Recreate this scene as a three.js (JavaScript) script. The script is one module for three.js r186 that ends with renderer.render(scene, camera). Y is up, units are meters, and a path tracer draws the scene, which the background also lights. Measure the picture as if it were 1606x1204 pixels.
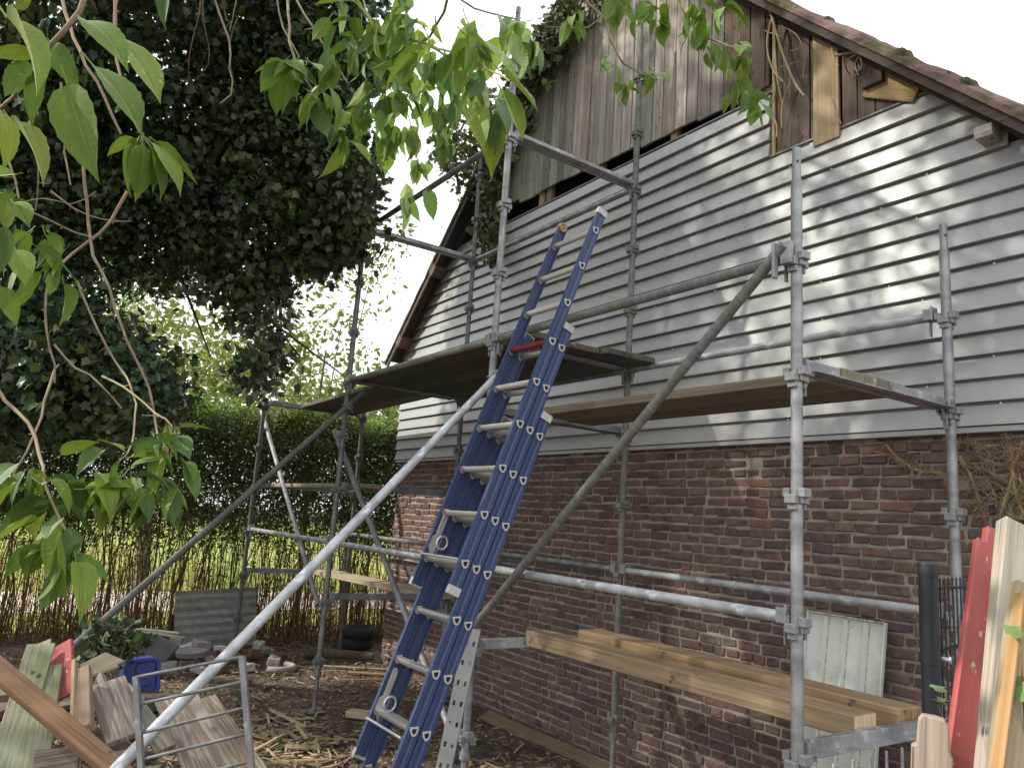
import * as THREE from 'three';
import { mergeGeometries } from 'three/addons/utils/BufferGeometryUtils.js';

// ------------------------------------------------------------------ camera, sky, sun, exposure
const scene = new THREE.Scene();
const camera = new THREE.PerspectiveCamera(54.08, 1024 / 767, 0.05, 400);
{
  const yaw = THREE.MathUtils.degToRad(-55.434), pitch = THREE.MathUtils.degToRad(10.232), roll = THREE.MathUtils.degToRad(3.846);
  const f = new THREE.Vector3(Math.sin(yaw) * Math.cos(pitch), Math.sin(pitch), -Math.cos(yaw) * Math.cos(pitch));
  const r = new THREE.Vector3(Math.cos(yaw), 0, Math.sin(yaw));
  const u = new THREE.Vector3().crossVectors(r, f);
  camera.position.set(5, 1.75, 4.2);
  camera.up.copy(u.multiplyScalar(Math.cos(roll)).addScaledVector(r, -Math.sin(roll)));
  camera.lookAt(camera.position.clone().add(f));
}
const renderer = new THREE.WebGLRenderer({ antialias: true });
renderer.toneMapping = THREE.LinearToneMapping;
renderer.toneMappingExposure = 1.9;
renderer.shadowMap.enabled = true;
const SUN = new THREE.Vector3(-0.402, 0.616, 0.678).normalize();   // direction towards the sun
{
  const W = 256, H = 128, d = new Float32Array(W * H * 4);
  for (let j = 0; j < H; j++) for (let i = 0; i < W; i++) {
    const el = (0.5 - (j + 0.5) / H) * -Math.PI, az = ((i + 0.5) / W - 0.5) * 2 * Math.PI;
    const y = Math.sin(el), c = Math.cos(el);
    const dot = Math.max(0, Math.cos(az) * c * SUN.x + y * SUN.y + Math.sin(az) * c * SUN.z);
    const k = (j * W + i) * 4, up = Math.max(0, y);
    const b = 0.86 + 0.12 * up + 0.5 * Math.pow(dot, 6);               // bright thin high cloud, brighter round the sun
    d[k] = b * 0.985; d[k + 1] = b; d[k + 2] = b * 1.03; d[k + 3] = 1;
  }
  const sky = new THREE.DataTexture(d, W, H, THREE.RGBAFormat, THREE.FloatType);
  sky.mapping = THREE.EquirectangularReflectionMapping; sky.magFilter = THREE.LinearFilter; sky.needsUpdate = true;
  scene.background = sky; scene.environment = sky;
}
const sun = new THREE.DirectionalLight(new THREE.Color(1, 0.93, 0.82), 2.8);
sun.position.copy(SUN).multiplyScalar(30); sun.castShadow = true; sun.shadow.radius = 2.2;
sun.shadow.mapSize.set(4096, 4096);
Object.assign(sun.shadow.camera, { left: -14, right: 14, top: 14, bottom: -14, near: 1, far: 70 });
scene.add(sun); scene.add(sun.target);

// ------------------------------------------------------------------ helpers
function rng(seed) { let a = seed >>> 0; return () => { a = (a + 0x6D2B79F5) | 0; let t = Math.imul(a ^ (a >>> 15), 1 | a); t = (t + Math.imul(t ^ (t >>> 7), 61 | t)) ^ t; return ((t ^ (t >>> 14)) >>> 0) / 4294967296; }; }
const R0 = rng(11);
const rnd = (a = 0, b = 1, r = R0) => a + (b - a) * r();
const V = (a, b, c) => Array.isArray(a) ? new THREE.Vector3(...a) : a.isVector3 ? a.clone() : new THREE.Vector3(a, b, c);
const clamp = (x, a = 0, b = 1) => Math.min(b, Math.max(a, x));
const mix = (a, b, t) => a + (b - a) * t;
const sm = (a, b, x) => { const t = clamp((x - a) / (b - a)); return t * t * (3 - 2 * t); };
// periodic value noise
function lattice(seed, nx, ny) { const r = rng(seed), g = new Float32Array(nx * ny); for (let i = 0; i < g.length; i++) g[i] = r(); return (u, v) => {
  const x = u * nx, y = v * ny, xi = Math.floor(x), yi = Math.floor(y); let fx = x - xi, fy = y - yi; fx = fx * fx * (3 - 2 * fx); fy = fy * fy * (3 - 2 * fy);
  const X0 = ((xi % nx) + nx) % nx, X1 = (X0 + 1) % nx, Y0 = ((yi % ny) + ny) % ny, Y1 = (Y0 + 1) % ny;
  return mix(mix(g[Y0 * nx + X0], g[Y0 * nx + X1], fx), mix(g[Y1 * nx + X0], g[Y1 * nx + X1], fx), fy); }; }
function fbm(seed, nx, ny, oct) { const L = []; for (let o = 0; o < oct; o++) L.push(lattice(seed + o * 17, nx << o, ny << o)); return (u, v) => { let s = 0, a = 0.5, t = 0; for (const l of L) { s += a * l(u, v); t += a; a *= 0.55; } return s / t; }; }
const s8 = x => { x = clamp(x); return 255 * (x <= 0.0031308 ? 12.92 * x : 1.055 * Math.pow(x, 1 / 2.4) - 0.055); };
// fn(u, v) -> [linear r, g, b, height, rough]; returns { map, bump, rough } sized in metres
function makeTex(W, H, mu, mv, fn) {
  const c = new Uint8Array(W * H * 4), b = new Uint8Array(W * H * 4);
  for (let j = 0; j < H; j++) for (let i = 0; i < W; i++) {
    const o = fn((i + 0.5) / W, (j + 0.5) / H), k = (j * W + i) * 4;
    c[k] = s8(o[0]); c[k + 1] = s8(o[1]); c[k + 2] = s8(o[2]); c[k + 3] = 255;
    const h = clamp(o[3] ?? 0.5) * 255, ro = clamp(o[4] ?? 0.8) * 255;
    b[k] = h; b[k + 1] = ro; b[k + 2] = h; b[k + 3] = 255;
  }
  const mk = (d, srgb) => { const t = new THREE.DataTexture(d, W, H, THREE.RGBAFormat); t.wrapS = t.wrapT = THREE.RepeatWrapping; t.magFilter = THREE.LinearFilter; t.minFilter = THREE.LinearMipmapLinearFilter; t.generateMipmaps = true; if (srgb) t.colorSpace = THREE.SRGBColorSpace; t.repeat.set(1 / mu, 1 / mv); t.needsUpdate = true; return t; };
  return { map: mk(c, true), data: mk(b, false) };
}
function surf(t, opt = {}) {
  const o = { map: t.map, roughness: 1, metalness: 0, ...opt };
  if (opt.bumpScale) o.bumpMap = t.data;
  if (opt.useRough) { o.roughnessMap = t.data; delete o.useRough; }
  return new THREE.MeshPhysicalMaterial(o);
}
const lin = (r, g, b) => new THREE.Color().setRGB(r, g, b);
// ---- wood: u runs along the grain
function woodTex(seed, cols, { knots = 4, mu = 1.2, mv = 0.3, streak = 1, W = 512, H = 256, crack = 0.35, blotch = 0.4 } = {}) {
  const g1 = fbm(seed, 2, 24, 4), g2 = fbm(seed + 101, 6, 64, 3), g3 = fbm(seed + 202, 4, 3, 4), r = rng(seed + 5), K = [];
  for (let i = 0; i < knots; i++) K.push([r(), r(), mix(0.008, 0.02, r()), mix(0.6, 1, r())]);
  return makeTex(W, H, mu, mv, (u, v) => {
    let vv = v, kn = 0;
    for (const [ku, kv, s, st] of K) {
      let du = (u - ku) * mu, dv = (v - kv) * mv; du -= Math.round(du / mu) * mu; dv -= Math.round(dv / mv) * mv;
      const q = Math.exp(-(du * du) / (9 * s * s) - (dv * dv) / (4 * s * s));
      vv += q * 0.04 * Math.sign(dv || 1); const e = Math.sqrt(du * du * 0.5 + dv * dv) / s; kn = Math.max(kn, st * sm(1.05, 0.45, e));
    }
    const a = g1(u, vv), b = g2(u, vv), c = g3(u, v);
    let t = clamp(0.5 + streak * ((a - 0.5) * 1.5 + (b - 0.5) * 0.7)), cr = sm(0.68, 0.74, g2(u * 0.5, vv * 0.5 + 0.37)) * crack;
    const col = [0, 1, 2].map(k => mix(mix(cols[0][k], cols[1][k], t), cols[2][k], clamp((c - 0.5) * 2 * blotch + blotch * 0.35)) * (1 - 0.72 * kn) * (1 - 0.8 * cr));
    return [...col, clamp(0.25 + 0.6 * b - 0.5 * cr - 0.15 * kn), 0.8];
  });
}
const TEX = {};
TEX.greyWood = woodTex(3, [[0.12, 0.11, 0.1], [0.3, 0.285, 0.265], [0.17, 0.15, 0.13]], { knots: 7, crack: 0.6, blotch: 0.7 });
TEX.darkWood = woodTex(33, [[0.04, 0.03, 0.024], [0.13, 0.105, 0.09], [0.07, 0.048, 0.035]], { knots: 5, crack: 0.6, blotch: 0.7 });
TEX.newWood = woodTex(61, [[0.3, 0.21, 0.115], [0.46, 0.355, 0.225], [0.33, 0.255, 0.16]], { knots: 4, crack: 0.06, streak: 0.8 });
TEX.beam = woodTex(62, [[0.22, 0.15, 0.083], [0.41, 0.305, 0.19], [0.28, 0.225, 0.165]], { knots: 5, crack: 0.1, streak: 0.9 });
TEX.board = woodTex(88, [[0.16, 0.135, 0.095], [0.27, 0.235, 0.175], [0.13, 0.12, 0.085]], { knots: 4, crack: 0.3 });
TEX.greenWood = woodTex(91, [[0.22, 0.21, 0.15], [0.4, 0.38, 0.29], [0.2, 0.23, 0.1]], { knots: 4, crack: 0.35, blotch: 0.8 });
TEX.orange = woodTex(95, [[0.15, 0.08, 0.042], [0.32, 0.185, 0.1], [0.17, 0.115, 0.075]], { knots: 4, crack: 0.25, blotch: 0.6 });
{ const n = fbm(401, 3, 22, 5), m = fbm(402, 5, 46, 4), w = fbm(403, 4, 60, 3);
  TEX.peel = makeTex(512, 256, 0.9, 0.3, (u, v) => { const p = sm(0.4, 0.64, n(u, v) * 0.55 + m(u, v) * 0.45) * 0.75, g = w(u, v); const wood = [0.12 + 0.1 * g, 0.085 + 0.08 * g, 0.065 + 0.06 * g], paint = [0.27 + 0.14 * g, 0.245 + 0.13 * g, 0.225 + 0.12 * g]; return [...[0, 1, 2].map(k => mix(wood[k], paint[k], p)), 0.3 + 0.4 * p + 0.2 * g]; });
  const f = fbm(404, 4, 30, 4), ch = fbm(405, 18, 18, 4);
  TEX.red = makeTex(256, 256, 0.6, 0.3, (u, v) => { const g = f(u, v), c = sm(0.73, 0.78, ch(u, v)); return [mix(0.3 + 0.07 * g, 0.5, c), mix(0.05 + 0.02 * g, 0.35, c), mix(0.045 + 0.02 * g, 0.28, c), 0.5 + 0.4 * (g - 0.5)]; }); }
{ const a = fbm(21, 8, 8, 5), b = fbm(22, 3, 3, 4), c = fbm(23, 40, 40, 2);
  TEX.galv = makeTex(512, 512, 0.5, 0.5, (u, v) => { const n = a(u, v), m = b(u, v), s = sm(0.62, 0.7, n) * 0.3, g = clamp(0.32 + 0.3 * (n - 0.5) + 0.26 * (m - 0.5) + 0.08 * (c(u, v) - 0.5) + s * 0.4); return [g * 0.98, g, g * 1.02, n, 0.42 + 0.3 * m]; });
  const d = fbm(24, 2, 30, 4);
  TEX.algae = makeTex(256, 256, 0.8, 0.4, (u, v) => { const n = a(u, v), g = clamp(0.2 + 0.2 * (n - 0.5)), q = sm(0.4, 0.62, d(u, v)) * 0.55; return [mix(g, 0.13, q), mix(g, 0.14, q), mix(g * 0.96, 0.08, q), n, 0.7]; }); }
{ const a = fbm(31, 10, 10, 5), b = fbm(32, 3, 3, 3), c = fbm(34, 60, 60, 2);
  TEX.brick = makeTex(512, 512, 0.45, 0.45, (u, v) => { const n = a(u, v), m = b(u, v), p = sm(0.6, 0.75, c(u, v)) * 0.25; const g = 0.7 + 0.65 * (n - 0.5) + 0.5 * (m - 0.5) + p; return [g, g, g, n * 0.7 + c(u, v) * 0.3, 0.9]; });
  TEX.mortar = makeTex(256, 256, 0.4, 0.4, (u, v) => { const n = a(u, v), g = 0.75 + 0.7 * (n - 0.5); return [0.38 * g, 0.33 * g, 0.275 * g, n * 0.6 + c(u, v) * 0.4, 0.95]; }); }
{ const a = fbm(41, 2, 2, 4), b = fbm(42, 30, 30, 3);
  TEX.siding = makeTex(256, 256, 1.4, 1.4, (u, v) => { const g = 1 + 0.07 * (a(u, v) - 0.5) + 0.03 * (b(u, v) - 0.5); return [0.35 * g, 0.353 * g, 0.348 * g, a(u, v), 0.36 + 0.16 * (a(u, v) - 0.3)]; }); }
const M = {};
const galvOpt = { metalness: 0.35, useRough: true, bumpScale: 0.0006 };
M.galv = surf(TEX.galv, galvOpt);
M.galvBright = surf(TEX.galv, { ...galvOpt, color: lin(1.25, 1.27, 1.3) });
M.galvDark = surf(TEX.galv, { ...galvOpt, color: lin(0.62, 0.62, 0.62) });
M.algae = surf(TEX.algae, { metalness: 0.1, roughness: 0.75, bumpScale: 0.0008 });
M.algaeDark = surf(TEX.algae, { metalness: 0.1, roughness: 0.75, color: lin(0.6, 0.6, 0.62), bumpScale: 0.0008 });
for (const k of ['greyWood', 'darkWood', 'newWood', 'beam', 'board', 'greenWood', 'orange', 'peel', 'red']) M[k] = surf(TEX[k], { roughness: k === 'red' ? 0.55 : 0.85, bumpScale: 0.0018 });
const tint = (t, f, o = {}) => surf(TEX[t], { roughness: 0.88, bumpScale: 0.0018, color: lin(...f), ...o });
M.grey = [tint('greyWood', [1.75, 1.7, 1.62]), tint('greyWood', [1.35, 1.32, 1.28]), tint('greyWood', [2.05, 1.98, 1.88]), tint('greyWood', [1.0, 0.97, 0.95]), tint('greyWood', [1.55, 1.46, 1.34])];
M.dark = [tint('darkWood', [1.1, 1.02, 1.0]), tint('darkWood', [0.8, 0.78, 0.8]), tint('darkWood', [1.5, 1.35, 1.25])];
M.boards = [tint('board', [1, 1, 1]), tint('board', [0.8, 0.8, 0.8]), tint('board', [1.2, 1.15, 1.05])];
M.siding = surf(TEX.siding, { useRough: true, ior: 1.5, clearcoat: 0.25, clearcoatRoughness: 0.3 });
M.trim = new THREE.MeshPhysicalMaterial({ color: lin(0.16, 0.165, 0.17), roughness: 0.5 });
M.mortar = surf(TEX.mortar, { bumpScale: 0.004 });
M.black = new THREE.MeshPhysicalMaterial({ color: lin(0.012, 0.014, 0.018), roughness: 0.42 });

const names = new Map();
function numbered(n) { const k = names.get(n) || 0; names.set(n, k + 1); return k ? `${n}_${String(k).padStart(3, '0')}` : n; }
function shade(o) { o.traverse(c => { c.castShadow = true; c.receiveShadow = true; }); return o; }
function thing(name, label, category, pos = [0, 0, 0], group) {
  const g = new THREE.Group(); g.name = numbered(name); g.position.set(...pos); g.userData = { label, category }; if (group) g.userData.group = group; scene.add(g); return g;
}
function mesh(name, geo, mat, parent) { const m = new THREE.Mesh(geo, mat); m.name = name; m.castShadow = m.receiveShadow = true; parent.add(m); return m; }
function solo(name, geo, mat, label, category, group) { const m = mesh(numbered(name), geo, mat, scene); m.userData = { label, category }; if (group) m.userData.group = group; return m; }
function struct(name, geo, mat) { const m = mesh(name, geo, mat, scene); m.userData = { kind: 'structure' }; return m; }
const strip = g => { const n = g.index ? g.toNonIndexed() : g; for (const k of Object.keys(n.attributes)) if (!['position', 'normal', 'uv'].includes(k)) n.deleteAttribute(k); return n; };
const join = list => mergeGeometries(list.map(strip));
// uv in metres, projected on each face's own main axis; u runs along the axis 'along'
function boxUV(g, along = 0, ou = 0, ov = 0) {
  g = g.index ? g.toNonIndexed() : g; const p = g.attributes.position, uv = new Float32Array(p.count * 2), a = V(0, 0, 0), b = V(0, 0, 0), c = V(0, 0, 0);
  for (let i = 0; i < p.count; i += 3) {
    a.fromBufferAttribute(p, i); b.fromBufferAttribute(p, i + 1); c.fromBufferAttribute(p, i + 2);
    const n = b.clone().sub(a).cross(c.clone().sub(a)), q = [Math.abs(n.x), Math.abs(n.y), Math.abs(n.z)], m = q.indexOf(Math.max(...q));
    let ax = [0, 1, 2].filter(k => k !== m); if (ax[1] === along) ax.reverse();
    [a, b, c].forEach((v, k) => { const w = v.toArray(); uv[(i + k) * 2] = w[ax[0]] + ou; uv[(i + k) * 2 + 1] = w[ax[1]] + ov + m * 0.113; });
  }
  g.setAttribute('uv', new THREE.BufferAttribute(uv, 2)); return g;
}
function flat(tris, uv = true, along = 0, ou = 0, ov = 0) { const g = new THREE.BufferGeometry(); g.setAttribute('position', new THREE.BufferAttribute(new Float32Array(tris.flat(2)), 3)); g.computeVertexNormals(); return uv ? boxUV(g, along, ou, ov) : g; }
// box with chamfered edges, centred; jit pushes its corners about
function cbox(sx, sy, sz, b = 0.003, { along = 0, ou = 0, ov = 0, jit = 0, r = R0 } = {}) {
  const P = {}, h = [sx / 2, sy / 2, sz / 2]; b = Math.min(b, ...h.map(x => x * 0.6));
  for (const x of [-1, 1]) for (const y of [-1, 1]) for (const z of [-1, 1]) {
    const s = [x, y, z], j = [0, 1, 2].map(() => jit * (r() - 0.5));
    for (let k = 0; k < 3; k++) P[[x, y, z, k]] = [0, 1, 2].map(q => s[q] * (h[q] - (q === k ? 0 : b)) + j[q]);
  }
  const T = [], quad = (a, b2, c, d, out) => { const e1 = V(b2).sub(V(a)), e2 = V(c).sub(V(a)); if (e1.cross(e2).dot(V(out)) < 0) T.push([a, c, b2], [a, d, c]); else T.push([a, b2, c], [a, c, d]); };
  for (let k = 0; k < 3; k++) for (const s of [-1, 1]) {
    const [i, j] = [0, 1, 2].filter(q => q !== k), f = (a, c) => { const t = [0, 0, 0]; t[k] = s; t[i] = a; t[j] = c; return P[[...t, k]]; }, o = [0, 0, 0]; o[k] = s;
    quad(f(-1, -1), f(1, -1), f(1, 1), f(-1, 1), o);
  }
  for (let k = 0; k < 3; k++) { const [i, j] = [0, 1, 2].filter(q => q !== k); for (const a of [-1, 1]) for (const c of [-1, 1]) {
    const f = (e, w) => { const t = [0, 0, 0]; t[k] = e; t[i] = a; t[j] = c; return P[[...t, w]]; }, o = [0, 0, 0]; o[i] = a; o[j] = c;
    quad(f(-1, i), f(1, i), f(1, j), f(-1, j), o); } }
  for (const x of [-1, 1]) for (const y of [-1, 1]) for (const z of [-1, 1]) { const a = P[[x, y, z, 0]], b2 = P[[x, y, z, 1]], c = P[[x, y, z, 2]]; if (V(b2).sub(V(a)).cross(V(c).sub(V(a))).dot(V(x, y, z)) < 0) T.push([a, c, b2]); else T.push([a, b2, c]); }
  return flat(T, true, along, ou, ov);
}
const box = (sx, sy, sz, x = 0, y = 0, z = 0, b = 0.002, o) => cbox(sx, sy, sz, b, o).translate(x, y, z);
// tube between two points (uv: u round in metres, v along in metres)
function tube(a, b, r, seg = 14, r2 = r, caps = true) {
  a = V(a); b = V(b); const d = b.clone().sub(a), L = d.length(), g = new THREE.CylinderGeometry(r2, r, L, seg, 1, !caps);
  const uv = g.attributes.uv, gp = g.attributes.position; for (let i = 0; i < uv.count; i++) uv.setXY(i, gp.getX(i) * 1.3 + gp.getZ(i) * 0.9, gp.getY(i) + a.x);
  g.translate(0, L / 2, 0); g.applyQuaternion(new THREE.Quaternion().setFromUnitVectors(V(0, 1, 0), d.normalize())); g.translate(a.x, a.y, a.z); return strip(g);
}
// a hollow pipe: its end shows the bore
function pipe(a, b, r, seg = 16, wall = 0.004) {
  a = V(a); b = V(b); const d = b.clone().sub(a), L = d.length();
  const g = new THREE.LatheGeometry([[r - wall, 0.06], [r - wall, 0], [r, 0], [r, L], [r - wall, L], [r - wall, L - 0.06]].map(q => new THREE.Vector2(...q)), seg);
  const p = g.attributes.position, uv = g.attributes.uv; for (let i = 0; i < uv.count; i++) uv.setXY(i, p.getX(i) * 1.3 + p.getZ(i) * 0.9 + a.x * 0.37, p.getY(i) + a.z);
  const n = toFlatEnds(strip(g)); n.applyQuaternion(new THREE.Quaternion().setFromUnitVectors(V(0, 1, 0), d.normalize())); n.translate(a.x, a.y, a.z); return n;
}
function toFlatEnds(g) { const p = g.attributes.position, n = g.attributes.normal, a = V(0, 0, 0), b = V(0, 0, 0), c = V(0, 0, 0);
  for (let i = 0; i < p.count; i += 3) { a.fromBufferAttribute(p, i); b.fromBufferAttribute(p, i + 1); c.fromBufferAttribute(p, i + 2); const m = b.clone().sub(a).cross(c.clone().sub(a)).normalize();
    for (let k = 0; k < 3; k++) { if (Math.abs(m.y) > 0.5) n.setXYZ(i + k, 0, Math.sign(m.y), 0); else { const q = V(0, 0, 0).fromBufferAttribute(p, i + k), s = Math.sign(m.x * q.x + m.z * q.z), l = Math.hypot(q.x, q.z) || 1; n.setXYZ(i + k, s * q.x / l, 0, s * q.z / l); } } }
  return g; }
// tapered tube through points
function limb(pts, r0, r1, seg = 6, sub = 3) {
  const c = new THREE.CatmullRomCurve3(pts.map(p => V(p))), n = Math.max(2, (pts.length - 1) * sub), g = new THREE.TubeGeometry(c, n, 1, seg, false), p = g.attributes.position, uv = g.attributes.uv, L = c.getLength();
  for (let i = 0; i <= n; i++) { const q = c.getPointAt(i / n), rr = mix(r0, r1, i / n); for (let j = 0; j <= seg; j++) { const k = i * (seg + 1) + j; p.setXYZ(k, q.x + (p.getX(k) - q.x) * rr, q.y + (p.getY(k) - q.y) * rr, q.z + (p.getZ(k) - q.z) * rr); uv.setXY(k, p.getY(k) + 0.35 * p.getX(k), p.getZ(k) + 0.6 * p.getX(k)); } }
  return strip(g);
}
// orient a mesh so that its x axis runs from a to b; 'up' gives the direction its y axis leans to
function lay(o, a, b, up = [0, 1, 0]) { const A = V(a), X = V(b).sub(A).normalize(), Z = X.clone().cross(V(up)).normalize(), Y = Z.clone().cross(X); o.position.copy(A.add(V(b)).multiplyScalar(0.5)); o.quaternion.setFromRotationMatrix(new THREE.Matrix4().makeBasis(X, Y, Z)); return o; }

// ------------------------------------------------------------------ the barn
const RL = x => 4.265 + 1.03 * (x + 3.0), RR = x => 4.44 - 1.03 * (x - 3.0);     // underside of the roof, left and right slope
const roofY = x => Math.min(RL(x), RR(x)), RIDGE = (4.44 + 3.09 - 4.265 - 3.09) / 2.06;
const WX0 = -3.45, WX1 = 4.9, barn = thing('brick_barn', 'old brick barn with half clad gable, grey siding boards below weathered timber', 'barn');
{
  const core = [];
  // mortar core of the gable wall, the side walls and the back
  core.push(box(WX1 - WX0 - 0.02, 2.5, 0.2, (WX0 + WX1) / 2, 1.15, -0.112, 0.001), box(0.2, 2.5, 9, WX0 + 0.11, 1.15, -4.72, 0.001), box(0.2, 2.5, 9, WX1 - 0.11, 1.15, -4.72, 0.001));
  const wall = mesh('brick_wall', join(core), M.mortar, barn);
  // bricks, alternating header and stretcher courses
  const r = rng(77), CH = 0.0655, list = [];
  for (let k = 0; k < 37; k++) {
    const y = -0.03 + k * CH, head = k % 2, upper = y > 2.05;
    let x = WX0 - r() * 0.08;
    while (x < WX1 - 0.03) {
      let L = head ? mix(0.098, 0.112, r()) : mix(0.165, 0.205, r()); if (r() < 0.16) L = head ? mix(0.18, 0.21, r()) : mix(0.1, 0.14, r()); if (upper && r() < 0.3) L *= mix(0.8, 1.15, r());
      const j = mix(0.008, 0.016, r()), x0 = Math.max(x, WX0);
      if (x + L > WX1) L = WX1 - x; if (x + L - x0 > 0.03) list.push({ x: (x0 + x + L - j) / 2, y: y + CH / 2 + 0.004 * (r() - 0.5), L: x + L - j - x0, h: CH - mix(0.009, 0.017, r()), q: r(), v: Math.floor(r() * 8), s: r(), missing: upper && r() < 0.035 });
      x += L;
    }
  }
  const fm = new THREE.Frustum(); camera.updateMatrixWorld(); camera.updateProjectionMatrix(); fm.setFromProjectionMatrix(new THREE.Matrix4().multiplyMatrices(camera.projectionMatrix, camera.matrixWorldInverse));
  const variants = Array.from({ length: 8 }, (_, i) => cbox(1, 1, 1, 0.0, {}));
  const shape = (b) => { const g = cbox(b.L, b.h, 0.09, 0.006, { jit: 0.011, r, ou: r() * 3, ov: r() * 3 }); return g; };
  const cols = [[0.19, 0.115, 0.096], [0.162, 0.106, 0.093], [0.212, 0.122, 0.098], [0.124, 0.094, 0.09], [0.184, 0.133, 0.115], [0.144, 0.09, 0.078], [0.2, 0.16, 0.12]];
  const mats = cols.map(c => surf(TEX.brick, { color: lin(...c), bumpScale: 0.004, roughness: 0.92 }));
  const stuffMat = surf(TEX.brick, { vertexColors: true, bumpScale: 0.004, roughness: 0.92 });
  // shared brick shapes: a few lengths and wear variants
  const lib = new Map(), pick = b => { const q = Math.round(b.L / 0.012), key = q + '_' + (b.v % 3); if (!lib.has(key)) lib.set(key, shape({ L: q * 0.012, h: 0.0535 })); return lib.get(key); };
  const cam = camera.position, rest = [];
  for (const b of list) { b.d = Math.hypot(b.x - cam.x, b.y - cam.y, cam.z); b.seen = fm.containsPoint(V(b.x, b.y, 0)) ? b.L / b.d * (cam.z / b.d) : 0; const c = b.q < 0.3 ? 0 : b.q < 0.52 ? 1 : b.q < 0.66 ? 2 : b.q < 0.78 ? 3 : b.q < 0.9 ? 5 : b.q < 0.985 ? 4 : 6; b.c = c; b.z = -0.046 + 0.011 * (b.s - 0.5); }
  const kept = list.filter(b => !b.missing); kept.sort((a, b) => b.seen - a.seen);
  kept.forEach((b, i) => {
    if (i < 296) { const m = mesh('brick', pick(b), mats[b.c], wall); m.position.set(b.x, b.y, b.z); m.scale.y = b.h / 0.0535; m.rotation.z = 0.02 * (b.s - 0.5); }
    else { const g = pick(b).clone(); g.scale(1, b.h / 0.0535, 1); g.rotateZ(0.02 * (b.s - 0.5)); g.translate(b.x, b.y, b.z); const n = g.attributes.position.count, ca = new Float32Array(n * 3); for (let k = 0; k < n; k++) ca.set(cols[b.c], k * 3); g.setAttribute('color', new THREE.BufferAttribute(ca, 3)); rest.push(g); }
  });
  const restMesh = mesh('bricks', mergeGeometries(rest), stuffMat, wall); restMesh.userData.kind = 'stuff';

  // grey lapped siding boards
  const E = 0.1238, Y0 = 2.385, sid = new THREE.Group(); sid.name = 'siding'; barn.add(sid);
  const prof = [[-0.006, E + 0.02], [-0.006, E - 0.007], [0.004, E - 0.012], [0.0115, E - 0.0145], [0.0135, E - 0.019], [0.0345, 0.0055], [0.035, 0.002], [0.033, 0], [0.027, 0.0005], [-0.002, 0.0015]];
  const r2 = rng(5);
  function sidingBoard(k, xa, xb) {
    const y = Y0 + k * E, N = Math.max(2, Math.round((xb - xa) / 0.35)), T = [], zo = 0.001 * (r2() - 0.5), U = [];
    const cut = (x, yy) => { const top = yy; return x; };
    const pts = [];
    for (let i = 0; i <= N; i++) { const row = []; for (const [z, h] of prof) { let x0 = xa, x1 = xb; const yy = y + h; const xl = (yy - 4.265) / 1.03 - 3.0 + 0.0, xr = 3.0 - (yy - 4.44) / 1.03; x0 = Math.max(x0, xl + 0.005); x1 = Math.min(x1, xr - 0.005); const x = mix(x0, x1, i / N); row.push([x, yy, z + 0.018 + zo + 0.0016 * Math.sin(x * 2.1 + k * 1.7) + 0.001 * Math.sin(x * 6.1 + k)]); } pts.push(row); }
    for (let i = 0; i < N; i++) for (let j = 0; j + 1 < prof.length; j++) { const a = pts[i][j], b = pts[i + 1][j], c = pts[i + 1][j + 1], d = pts[i][j + 1]; T.push([a, c, b], [a, d, c]); }
    for (const i of [0, N]) for (let j = 1; j + 1 < prof.length; j++) T.push(i ? [pts[i][0], pts[i][j], pts[i][j + 1]] : [pts[i][0], pts[i][j + 1], pts[i][j]]);
    return mesh('siding_board', flat(T, true, 0, k * 0.37, k * 0.61), M.siding, sid);
  }
  const ends = [];
  for (let k = 0; k < 20; k++) {
    const xb = k < 16 ? WX1 - 0.02 : 1.943, jn = k < 16 ? [0.35, 1.15, -0.4, 2.2][k % 4] + 0.13 * Math.sin(k * 5) : 9;
    sidingBoard(k, WX0 - 0.02, k === 12 ? 3.43 : xb);
  }
  // starter strip below and dark top caps
  mesh('starter_strip', box(WX1 - WX0, 0.03, 0.035, (WX0 + WX1) / 2, Y0 - 0.02, 0.03, 0.003), M.siding, sid);
  mesh('top_strip', box(4.0, 0.016, 0.03, -0.06, Y0 + 20 * E + 0.002, 0.022, 0.002), M.trim, sid);
  mesh('top_strip', box(1.1, 0.016, 0.03, 2.497, Y0 + 16 * E + 0.002, 0.022, 0.002), M.trim, sid);
  const screw = new THREE.SphereGeometry(0.0075, 8, 5), sm2 = new THREE.MeshPhysicalMaterial({ color: lin(0.7, 0.7, 0.68), roughness: 0.4 });
  for (let k = 0; k < 20; k++) for (let x = -2.9 + (k % 2) * 0.25; x < 4; x += 0.62) { if (r2() < 0.45 || x > (k < 16 ? 4 : 1.8) || roofY(x) < Y0 + k * E + 0.25 || x < (Y0 + k * E - 4.265) / 1.03 - 2.8) continue; const s = mesh('screw', screw, sm2, sid); s.position.set(x + 0.1 * r2(), Y0 + k * E + 0.112, 0.032); s.scale.z = 0.5; }

  // sheathing behind the siding, and studs in the open gap
  const clad = new THREE.Group(); clad.name = 'timber_cladding'; barn.add(clad);
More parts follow.
